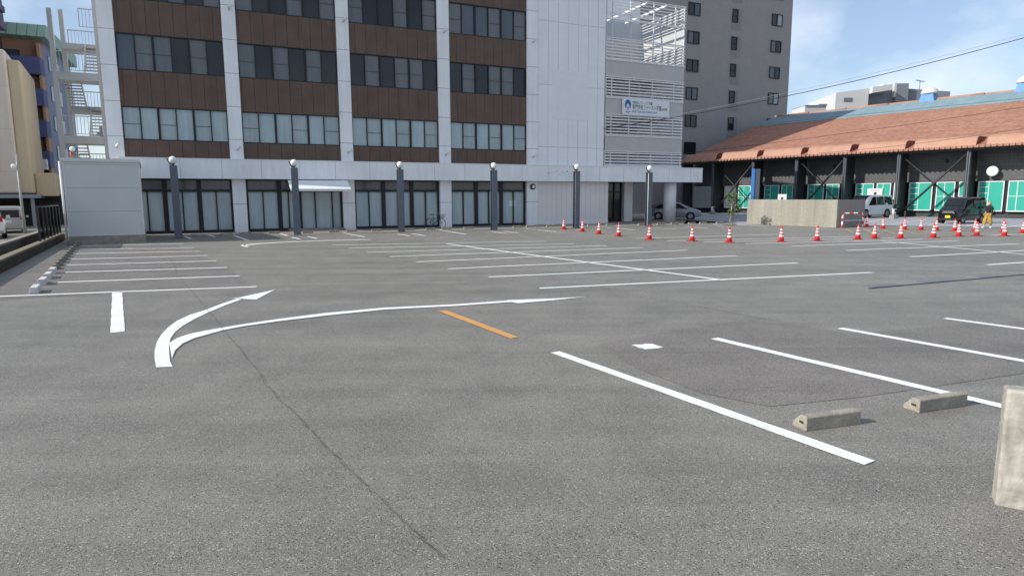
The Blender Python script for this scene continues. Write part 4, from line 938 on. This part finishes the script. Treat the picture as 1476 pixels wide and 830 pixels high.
mv = make_car('minivan', 'white minivan parked half hidden behind the end of the concrete wall', place(G(1276,313.5), hd, -1.4, .82), hd, minivan, (-1.4,1.42), .34, M['white_car'], [(-2.1,-2.0,-.95,-1.0),(-.93,-.88,.05,.0),(.08,.1,.55,1.15)], (1.56,0,.72,0), (-2.3,1.1,-2.3,1.62), front_lamps=(.42,.74,.72,.9,.25), rear_lamps=(.6,.8,.9,1.5)); mv.scale = (1.06,1.06,1.09)
make_car('kei_van', 'black boxy van with yellow number plate before the turquoise doors', place(G(1387,323), hd, 1.2, .72), hd, kei, (-1.15,1.2), .28, M['black_car'], [(-1.55,-1.5,-.85,-.88),(-.8,-.78,-.05,-.05),(0,.0,.72,1.05)], (1.27,0,.9,0), (-1.68,1.1,-1.68,1.62), grille='chrome', plate='yellow_plate', front_lamps=(.38,.64,.72,.92,.1), rear_lamps=(.55,.68,.9,1.5))
make_car('hatchback', 'silver blue hatchback parked in shade behind the round entrance column', (14.3,56.4,0), math.radians(-18), hatch, (-1.32,1.38), .31, M['silver_car'], [(-1.75,-1.15,-.75,-.72),(-.65,-.66,-.02,.0),(.05,.05,.42,1.12)], (1.36,0,.56,0), (-1.95,0,-1.05,0), front_lamps=(.35,.62,.62,.74,.3), rear_lamps=(.5,.72,.8,1.0))
# neighbours' cars beyond the boundary wall
hb = math.radians(128)
wg = make_car('wagon', 'pale champagne wagon seen from behind in the lot left of the wall', place(G(38,336), hb, -2.1, -.8), hb, minivan, (-1.4,1.42), .33, M['pale_car'], [(-2.1,-2.0,-.95,-1.0),(-.93,-.88,.05,.0),(.08,.1,.55,1.15)], (1.56,0,.72,0), (-2.3,1.1,-2.3,1.62), front_lamps=(.42,.74,.72,.9,.25), rear_lamps=(.62,.8,.95,1.2)); wg.scale = (.9,.96,.84)
make_car('small_car', 'white small car with red tail light cut by the left edge', place(G(7,344), hb, -1.9, -.76), hb, hatch, (-1.32,1.38), .31, M['white_car'], [(-1.75,-1.15,-.75,-.72),(-.65,-.66,-.02,.0),(.05,.05,.42,1.12)], (1.36,0,.56,0), (-1.95,0,-1.05,0), front_lamps=(.35,.62,.62,.74,.3), rear_lamps=(.45,.76,.85,1.15))

# ------------------------------------------------------------------ bicycle
g = G(628,329.3)
BK = thing('bicycle', 'dark bicycle with front basket leaning before the fourth pilaster', 'bicycle', g, FAC.a-math.radians(62))
def wheel(x, rr=.33):
    Rm = Matrix.Translation((x,0,rr)) @ Matrix.Rotation(PI/2,4,'X'); w = MB()
    n = 28; w.tube([Rm @ Vector((rr*math.cos(2*PI*k/n)*.96,rr*math.sin(2*PI*k/n)*.96,0)) for k in range(n+1)], .019, 6, cap=False); o = w.build('wheel', M['rubber'], BK)
    s = MB()
    for k in range(16): s.tube([Rm @ Vector((0,0,(-1)**k*.02)), Rm @ Vector((rr*.94*math.cos(k*PI/8),rr*.94*math.sin(k*PI/8),0))], .0025, 4)
    s.tube([Rm @ Vector((0,0,-.04)), Rm @ Vector((0,0,.04))], .022, 8); s.build('spokes', M['rim'], o)
wheel(-.52); wheel(.55)
mb = MB(); 
for a, b in (((-.52,0,.33),(-.08,0,.3)),((-.52,0,.33),(-.2,0,.74)),((-.08,0,.3),(-.22,0,.82)),((-.08,0,.3),(.38,0,.68)),((-.17,0,.6),(.37,0,.74)),((.36,0,.86),(.40,0,.62)),((.40,0,.62),(.55,0,.33))): mb.tube([a,b], .017, 8)
mb.build('frame', M['black_steel'], BK)
mb = MB(); mb.tube([(.28,-.27,.98),(.34,-.12,1.0),(.35,0,.9),(.34,.12,1.0),(.28,.27,.98)], .013, 8); mb.build('handlebar', M['rim'], BK)
mb = MB(); mb.prism([(-.36,-.08,.86),(-.36,.08,.86),(-.1,.025,.88),(-.1,-.025,.88)], (0,0,.05)); mb.build('saddle', M['rubber'], BK, bevel=.015)
mb = MB(); 
for z, k in ((.68,.8),(.76,.9),(.84,.96),(.92,1.0)):
    pts = [(.45,-.16*k,z),(.45+.26*k,-.16*k,z),(.45+.26*k,.16*k,z),(.45,.16*k,z),(.45,-.16*k,z)]; mb.tube(pts, .008, 5)
for f in range(7):
    x = .45+.25*f/6
    for s in (1,-1): mb.tube([(x,s*.13,.68),(x,s*.16,.92)], .005, 4)
mb.box(.46,.65,-.125,.125,.675,.685); mb.build('basket', M['black_steel'], BK)
mb = MB(); mb.tube([(-.6,-.06,.68),(-.2,-.06,.7)], .01, 6); mb.tube([(-.6,.06,.68),(-.2,.06,.7)], .01, 6); mb.tube([(-.6,-.06,.68),(-.6,.06,.68)], .01, 6); mb.tube([(-.52,.05,.35),(-.5,.05,.68)], .008, 6); mb.build('rear_rack', M['rim'], BK)

# ------------------------------------------------------------------ person walking
g = G(1423,328.6)
PE = thing('person', 'person walking in black top and mustard wide trousers, carrying a bag', 'person', g, math.radians(200))
# figure faces +x; 1.58 m
H_ = lambda v: v*.985
def limb(mb, pts, rs): mb.tube(pts, rs, 10); [mb.ball(p, r, 10) for p, r in zip(pts, rs)]
mb = MB()
limb(mb, [(0,0,.88),(0,0,1.0),(.01,0,1.15),(.005,0,1.28)], [.125,.115,.125,.10])
limb(mb, [(0,-.1,1.27),(0,.1,1.27)], [.075,.075])
limb(mb, [(0,0,1.28),(.02,0,1.38)], [.05,.045])
mb.ball((.035,0,1.47), .088, 16, sz=1.22); mb.ball((.07,0,1.42), .055, 12); mb.ball((.125,0,1.455), .016, 8); mb.ball((.03,.085,1.46), .02, 8); mb.ball((.03,-.085,1.46), .02, 8)
# legs mid stride
limb(mb, [(0,-.085,.86),(.14,-.085,.46),(.22,-.085,.08)], [.085,.055,.036]); limb(mb, [(.2,-.085,.045),(.32,-.085,.035)], [.038,.028])
limb(mb, [(0,.085,.86),(-.04,.085,.46),(-.22,.085,.12)], [.085,.055,.036]); limb(mb, [(-.24,.085,.06),(-.14,.085,.03)], [.038,.028])
# arms with hands
def arm(s, sh, el, wr_):
    limb(mb, [sh, el, wr_], [.045,.036,.026]); d = (Vector(wr_)-Vector(el)).normalized(); side_ = Vector((0,1,0)); nrm = d.cross(side_).normalized()
    palm = Vector(wr_)+d*.05; limb(mb, [wr_, palm], [.026,.032])
    for k, ln_ in enumerate((.062,.075,.07,.052)):
        b_ = palm+d*.025+nrm*(-.03+.02*k); limb(mb, [b_, b_+d*ln_*.55, b_+d*ln_*.9+side_*(-s)*.018], [.009,.008,.0065])
    limb(mb, [Vector(wr_)+d*.03+nrm*.03, Vector(wr_)+d*.06+nrm*.055, Vector(wr_)+d*.085+nrm*.06-side_*s*.01], [.011,.01,.008])
arm(-1, (0,-.165,1.26), (-.09,-.2,1.02), (.08,-.2,.84)); arm(1, (0,.165,1.26), (-.02,.2,1.0), (.1,.19,.8))
body = mb.build('body', M['skin'], PE); r = body.modifiers.new('remesh','REMESH'); r.mode = 'VOXEL'; r.voxel_size = .011; r.use_smooth_shade = True
mb = MB(); limb(mb, [(.0,0,1.5),(-.03,0,1.46),(-.04,0,1.36)], [.09,.088,.06]); mb.ball((.02,0,1.51), .095, 14, sz=1.1); mb.ball((-.11,0,1.42), .05, 10); h = mb.build('hair', M['hair'], PE); r = h.modifiers.new('remesh','REMESH'); r.mode = 'VOXEL'; r.voxel_size = .015; r.use_smooth_shade = True
# keep the face clear of hair: push the cap back
h.location.x = -.028
mb = MB(); limb(mb, [(0,0,.9),(0,0,1.02),(.01,0,1.16),(.0,0,1.29)], [.15,.135,.145,.11]); limb(mb, [(0,-.165,1.26),(-.07,-.195,1.08)], [.07,.062]); limb(mb, [(0,.165,1.26),(-.015,.195,1.08)], [.07,.062]); limb(mb, [(0,-.12,1.27),(0,.12,1.27)], [.085,.085])
o = mb.build('top', M['black_cloth'], PE); r = o.modifiers.new('remesh','REMESH'); r.mode = 'VOXEL'; r.voxel_size = .016; r.use_smooth_shade = True
mb = MB(); limb(mb, [(0,0,.9),(0,0,.84)], [.15,.155]); limb(mb, [(0,-.085,.84),(.13,-.09,.5),(.165,-.09,.3)], [.10,.105,.11]); limb(mb, [(0,.085,.84),(-.035,.09,.5),(-.1,.09,.32)], [.10,.105,.11])
o = mb.build('trousers', M['mustard'], PE); r = o.modifiers.new('remesh','REMESH'); r.mode = 'VOXEL'; r.voxel_size = .016; r.use_smooth_shade = True
for a, b in (((.2,-.085,.035),(.35,-.085,.03)), ((-.26,.085,.05),(-.12,.085,.025))):
    mb = MB(); limb(mb, [a, b], [.045,.038]); mb.build('shoe', M['refl_white'], PE)
BG = thing('shoulder_bag', 'small black bag hanging at the walking person\'s side', 'bag', g + Vector((.02,.0,0)), math.radians(200))
mb = MB(); mb.box(-.16,.12,.2,.3,.78,1.02); mb.build('pouch', M['black_cloth'], BG, bevel=.03); mb = MB(); mb.tube([(-.12,.25,1.0),(-.06,.21,1.2),(.0,.15,1.355),(.06,.2,1.2),(.08,.25,1.0)], .01, 6); mb.build('strap', M['black_cloth'], BG)

# ------------------------------------------------------------------ left side: boundary wall, neighbour's wall, fence, pole, buildings
a, b = G(-60,426), G(88,349.5); wa = math.atan2((b-a).y,(b-a).x); Lw = (b-a).length
BW = thing('boundary_wall', 'low mossy concrete kerb wall along the left side of the lot', 'wall', a, wa)
mb = MB(); mb.box(-4, Lw+2.0, 0, .28, 0, .30); mb.build('wall', mk('shade_black_kerb', (.055,.05,.036), .9, .45, 3, .2, fine=.25, fscale=20), BW, bevel=.02)  # shade on the wall face is put into this near-black colour
mb = MB(); mb.box(-4, Lw+2.0, .03, .27, .30, .35); mb.build('coping', mk('mossy_coping', (.21,.18,.125), .9, .25, 3, fine=.2), BW)
NW = thing('retaining_wall', 'grey concrete wall on the neighbouring lot behind the kerb wall', 'wall', a, wa)
mb = MB(); mb.box(-5, Lw+4, .80, 1.0, 0, .44); mb.build('wall', mk('dark_grey_concrete', (.085,.08,.07), .9, .25, 2, fine=.2), NW); mb = MB(); mb.box(-5,Lw+4,.78,1.02,.44,.5); mb.build('coping', M['concrete_wall'], NW)  # wall face darker than its coping
FE = thing('mesh_fence', 'dark mesh fence on the kerb wall leading to the annex', 'fence', a, wa)
xf0 = None
def along(px, py, z=.36):
    q = Matrix.Rotation(-wa,4,'Z') @ (G(px,py,z)-a); return q.x
x0 = along(56,348); x1 = Lw+1.6; n = max(6, round((x1-x0)/1.25))
for k in range(n+1):
    x = x0+(x1-x0)*k/n; mb = MB(); mb.box(x-.035,x+.035,.1,.17,.36,1.75); mb.build('fence_post', M['black_steel'], FE)
for k in range(n):
    p, q = x0+(x1-x0)*k/n+.04, x0+(x1-x0)*(k+1)/n-.04; mb = MB(); mb.quad((p,.135,.42),(q,.135,.42),(q,.135,1.68),(p,.135,1.68)); pn = mb.build('mesh_panel', M['mesh_fence'], FE)
    for zr_ in (.42,1.68): MB().bar((p,.135,zr_),(q,.135,zr_),.03).build('panel_rail', M['black_steel'], FE)
g = G(36,337); zt = D(20,231,g.y).z; tx = D(20,231,g.y).x - g.x
PO = thing('street_lamp', 'thin pale pole with a small white lamp in the neighbouring lot', 'street lamp', g)
mb = MB(); mb.tube([(0,0,0),(tx*.0,0,zt)], [.075,.05], 10); mb.build('pole', M['steel_white'], PO)
mb = MB(); mb.ball((-.14,-.1,zt-.35), .14, 14); mb.build('lamp', M['globe'], PO)
mb = MB(); mb.bar((0,0,zt-.3),(-.14,-.1,zt-.3),.04); mb.box(-.05,.05,-.05,.05,zt-.02,zt+.35); mb.build('bracket', M['steel_white'], PO)

# beige building with dark carport below
YB = 46; bx1 = D(40,200,YB).x; bz1 = D(20,73,YB).z; bz0 = D(40,279,YB).z
BF = Frame((bx1,YB), 31)
BE = thing('beige_building', 'plain beige rendered building with a dark open ground floor, far left', 'building', (bx1,YB,0), BF.a)
mb = MB(); mb.box(-16,-.75,0,9,bz0,bz1); mb.build('wall', M['beige'], BE, bevel=.16, segs=3)
mb = MB(); mb.box(-.78,0,.25,8.8,bz0,bz1-.6); mb.build('side_wall', M['tan'], BE, bevel=.14, segs=3)
mb = MB(); mb.box(.0,1.3,1.5,7,bz0-.2,bz0+1.5); mb.build('side_annex', M['tan'], BE, bevel=.1)
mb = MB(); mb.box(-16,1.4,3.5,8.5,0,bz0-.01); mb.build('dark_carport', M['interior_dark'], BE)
mb = MB(); mb.box(-16,.3,-.4,3.4,bz0-.32,bz0-.06); mb.build('carport_roof', M['far_grey'], BE)
for x in (-7,-.1):
    mb = MB(); mb.box(x-.1,x+.1,-.2,.0,0,bz0-.33); mb.build('carport_post', M['far_grey'], BE)
mb = MB(); mb.box(-3.1,-2.4,-.45,-.01,5.4,6.2); mb.build('air_conditioner', M['white_trim'], BE)
mb = MB(); mb.prism([(-3.4,-.9,bz1-1.6),(-3.4,0,bz1-1.1),(-3.4,0,bz1-1.6)], (1.6,0,0)); mb.build('window_hood', M['far_grey'], BE)
# blue apartment block
YA = 58; AFr = Frame((D(64,150,YA).x, YA), 24.8)
AP = thing('blue_apartment_block', 'blue apartment block with peach balcony recesses and green roof edge', 'building', AFr.o, AFr.a)
za = [AFr.at(50,y)[1] for y in (82,128,173,218.5,262)]; ph = (za[0]-za[4])/4; topz = za[0]+ph*.62
mb = MB(); mb.box(-14,0,1.6,14,0,topz+.3); mb.build('wall', M['lilac'], AP)
mb = MB(); mb.box(-9.5,-.01,1.55,1.599,0,topz); mb.build('balcony_wall', M['peach'], AP)
for k in range(6):
    z = za[0]-ph*k
    if z < 1.2: break
    mb = MB(); mb.box(-9.5,.0,0,.18,z-1.45,z); mb.box(-.18,.0,.181,1.55,z-1.45,z); mb.box(-9.5,-.19,.181,1.55,z-1.45,z-1.2); mb.build('balcony', M['blue_apt'], AP)
    mb = MB(); mb.box(-3.0,-1.7,1.5,1.546,z-1.15,z+.75); w = mb.build('window', M['black_frame'], AP); mb = MB(); mb.quad((-2.92,1.49,z-1.1),(-1.78,1.49,z-1.1),(-1.78,1.49,z+.7),(-2.92,1.49,z+.7)); mb.build('pane', M['pane_blue'], w)
    mb = MB(); mb.box(-.22,-.02,.3,1.56,z,z+ph-1.45); mb.build('balcony_screen', M['peach'], AP)
    for y in (3.2,7.0):
        mb = MB(); mb.box(.002,.06,y,y+.8,z-.6,z+.7); mb.build('side_window', M['pane_dark'], AP)
mb = MB(); mb.prism([(-14.3,-.35,topz),(-14.3,.5,topz+1.15),(-14.3,14.3,topz+1.15),(-14.3,14.3,topz)], (14.2,0,0)); mb.prism([(-.1,-.35,topz),(-.1,14.3,topz),(-.1,14.3,topz+1.15),(-.1,.5,topz+1.15)], (.7,0,-.0)); mb.build('roof_edge', M['copper_green'], AP)
mb = MB(); mb.box(-1.6,-.1,-.9,-.5,za[3]-1.6,za[3]-.7); mb.build('white_box', M['white_trim'], AP)
# purple balconies at the very edge
YP = 52; px_ = D(-4,20,YP).x
PB = thing('purple_apartment_block', 'dark purple balcony slabs of a tall block at the top left corner', 'building', (px_,YP,0), math.radians(24.8))
mb = MB(); mb.box(-9,-1.6,.8,9,0,24); mb.build('wall', M['purple'], PB)
for y in (37,10,-17):
    z = D(5,y,YP).z; mb = MB(); mb.prism([(-8,-.3,z),(.1,-.3,z),(.1,-.3,z+.45),(-.5,-.3,z+1.15),(-8,-.3,z+1.15)], (0,2.2,0)); mb.build('balcony', M['purple'], PB)

# ------------------------------------------------------------------ far buildings at right
YF = 150
def fx(px, py): return D(px, py, YF)
FB = thing('far_white_building', 'white flat roofed building with rooftop terrace beyond the warehouse', 'building', (fx(1204,150).x,YF,0), math.radians(-4))
def rel(px, py): q = fx(px,py); return q.x-fx(1204,150).x, q.z
x1, z1 = rel(1251,128); x0, z0 = 0, rel(1204,150)[1]
mb = MB(); zt0 = rel(1204,134)[1]; mb.prism([(0,0,0),(x1,0,0),(x1,0,z1),(0,0,zt0)], (0,16,0)); mb.build('wall', M['far_white'], FB)
a_, b_ = rel(1216,141.5), rel(1227,147)
mb = MB(); mb.box(a_[0],b_[0],-.12,-.01,b_[1],a_[1]); mb.build('window', M['pane_grey'], FB)
a_, b_ = rel(1252,124), rel(1278,136); mb = MB(); mb.prism([(a_[0],-1.5,b_[1]),(b_[0],-1.5,b_[1]+.6),(b_[0],-1.5,a_[1]),(a_[0],-1.5,rel(1252,128)[1])], (0,9,0)); mb.build('balcony', M['far_white'], FB)
c_, d_ = rel(1279,125), rel(1367,166); mb = MB(); mb.prism([(x1+.01,2.0,0),(d_[0],2.0,0),(d_[0],2.0,rel(1367,132)[1]),(c_[0]+3,2.0,rel(1310,126)[1]),(x1+.01,2.0,rel(1280,128)[1])], (0,14,0)); mb.build('rear_wall', M['far_grey'], FB)
e_, f_ = rel(1293,120.5), rel(1308,140); mb = MB(); mb.box(e_[0],f_[0],1.0,5,0,e_[1]); mb.build('lift_house', M['far_grey'], FB)
mb = MB(); mb.box(e_[0]-.5,e_[0]-.02,1.0,3,f_[1],e_[1]+.1); mb.build('lift_house_edge', M['far_white'], FB)
q_ = rel(1276,122.5); mb = MB(); mb.lathe([(1.1,0),(.9,.35),(.5,.6),(.001,.75)], 20, M=Matrix.Translation((q_[0],2,rel(1276,124.5)[1]))); mb.build('roof_dome', M['far_white'], FB)
m0_, m1_ = rel(1328,143), rel(1328,115.5)
AE = thing('roof_aerial', 'thin television aerial behind the cream ventilator', 'aerial', (fx(1328,143).x,YF+1,0))
mb = MB(); mb.tube([(0,0,m0_[1]-6),(0,0,m1_[1])], .09, 6); mb.build('mast', M['far_grey'], AE); mb = MB(); mb.tube([(-1.0,0,m1_[1]+.15),(1.0,0,m1_[1]-.2)], .07, 6)
for k in range(5): mb.tube([(-.8+.4*k,-.5,m1_[1]+.1-.08*k),(-.8+.4*k,.5,m1_[1]+.1-.08*k)], .05, 5)
mb.build('antenna', M['far_grey'], AE)
q0, q1 = D(1160,158,130), D(1191,153,130)
t = thing('rooftop_hut', 'small grey flat roofed block beyond the left end of the ridge', 'building', (q0.x,130,0))
mb = MB(); mb.box(0,q1.x-q0.x,0,6,0,q1.z); mb.build('wall', M['far_white'], t); mb = MB(); mb.box((q1.x-q0.x)*.65,(q1.x-q0.x)+.1,-.2,6,q1.z,q1.z+.35); mb.box(0,(q1.x-q0.x)*.6,-.2,6,q1.z,q1.z+.15); mb.build('roof', M['far_grey'], t)

# ------------------------------------------------------------------ overhead cables
def cable(name, p, q, sag, r, mat, label):
    pts = [Vector(p).lerp(Vector(q), k/30) - Vector((0,0,sag*4*(k/30)*(1-k/30))) for k in range(31)]
    mb = MB(); mb.tube(pts, r, 6); tag(mb.build(name, mat), label, 'cable', 'overhead cables')
br = Vector(fpt(7.3,.35,7.1))
cable('overhead_cable', br, D(1560,26,42), .55, .011, M['pale_wire'], 'upper of the paired dark cables rising right above the warehouse roof')
cable('overhead_cable', br+Vector((0,.1,-.12)), D(1560,31,42), .6, .026, M['wire'], 'lower thicker cable of the pair rising right above the roof')
cable('overhead_cable', D(980,222,58), D(1560,141,46), .2, .016, M['wire'], 'dark cable crossing in front of the orange roof tiles')
cable('overhead_cable', D(1180,221,52), D(1560,171,44), .25, .014, M['wire'], 'lowest cable running just above the warehouse eave')

# ------------------------------------------------------------------ sky, sun, camera
SUN_AZ, SUN_EL = math.radians(18.5), math.radians(32)     # light travels towards azimuth SUN_AZ (from +X towards +Y)
w = bpy.data.worlds.new('World'); sc.world = w; w.use_nodes = True; nt = w.node_tree; N = nt.nodes; L = nt.links
bg = N['Background']; sky = N.new('ShaderNodeTexSky'); sky.sky_type = 'NISHITA'; sky.sun_disc = False
sky.sun_elevation = SUN_EL
fx_, fy_ = -math.cos(SUN_AZ), -math.sin(SUN_AZ)           # direction towards the sun
sky.sun_rotation = math.atan2(fx_, fy_)
sky.air_density = 1.0; sky.dust_density = 1.0; sky.ozone_density = 3.6
tc = N.new('ShaderNodeTexCoord')
mp = N.new('ShaderNodeMapping'); mp.inputs['Scale'].default_value = (1,1,1.7); mp.inputs['Location'].default_value = (.35,.1,.2); L.new(tc.outputs['Generated'], mp.inputs['Vector'])
n1 = N.new('ShaderNodeTexNoise'); n1.inputs['Scale'].default_value = 5.2; n1.inputs['Detail'].default_value = 7; n1.inputs['Roughness'].default_value = .5; L.new(mp.outputs['Vector'], n1.inputs['Vector'])
cr = N.new('ShaderNodeMapRange'); cr.inputs['From Min'].default_value = .44; cr.inputs['From Max'].default_value = .72; cr.inputs['To Min'].default_value = .16; cr.inputs['To Max'].default_value = .68; L.new(n1.outputs['Fac'], cr.inputs['Value'])
mx = N.new('ShaderNodeMix'); mx.data_type = 'RGBA'; L.new(cr.outputs['Result'], mx.inputs['Factor']); L.new(sky.outputs['Color'], mx.inputs['A']); mx.inputs['B'].default_value = (7.6,8.0,8.6,1)
L.new(mx.outputs['Result'], bg.inputs['Color']); bg.inputs['Strength'].default_value = .1
ld = bpy.data.lights.new('sun', 'SUN'); ld.energy = 3.3; ld.angle = math.radians(.5); ld.color = (1,.955,.88)
lo = bpy.data.objects.new('sun', ld); COL.objects.link(lo)
S = Vector((math.cos(SUN_AZ)*math.cos(SUN_EL), math.sin(SUN_AZ)*math.cos(SUN_EL), -math.sin(SUN_EL)))
lo.rotation_euler = S.to_track_quat('-Z','Y').to_euler(); lo.location = (-30,-10,40)
cd = bpy.data.cameras.new('camera'); co = bpy.data.objects.new('camera', cd); COL.objects.link(co)
cd.sensor_width = 36; cd.lens = 36*FPX/1476; cd.clip_end = 5000; cd.clip_start = .05
co.location = CAM; co.rotation_euler = (Matrix.Rotation(PI/2-PITCH,4,'X') @ Matrix.Rotation(-ROLL,4,'Z')).to_euler()
sc.camera = co
vs = sc.view_settings; vs.view_transform = 'Standard'; vs.look = 'None'; vs.exposure = 0.55; vs.gamma = 1; vs.use_curve_mapping = False
sc.render.engine = 'CYCLES'; sc.cycles.use_denoising = True; sc.cycles.max_bounces = 6; sc.cycles.transparent_max_bounces = 12; sc.cycles.sample_clamp_indirect = 8
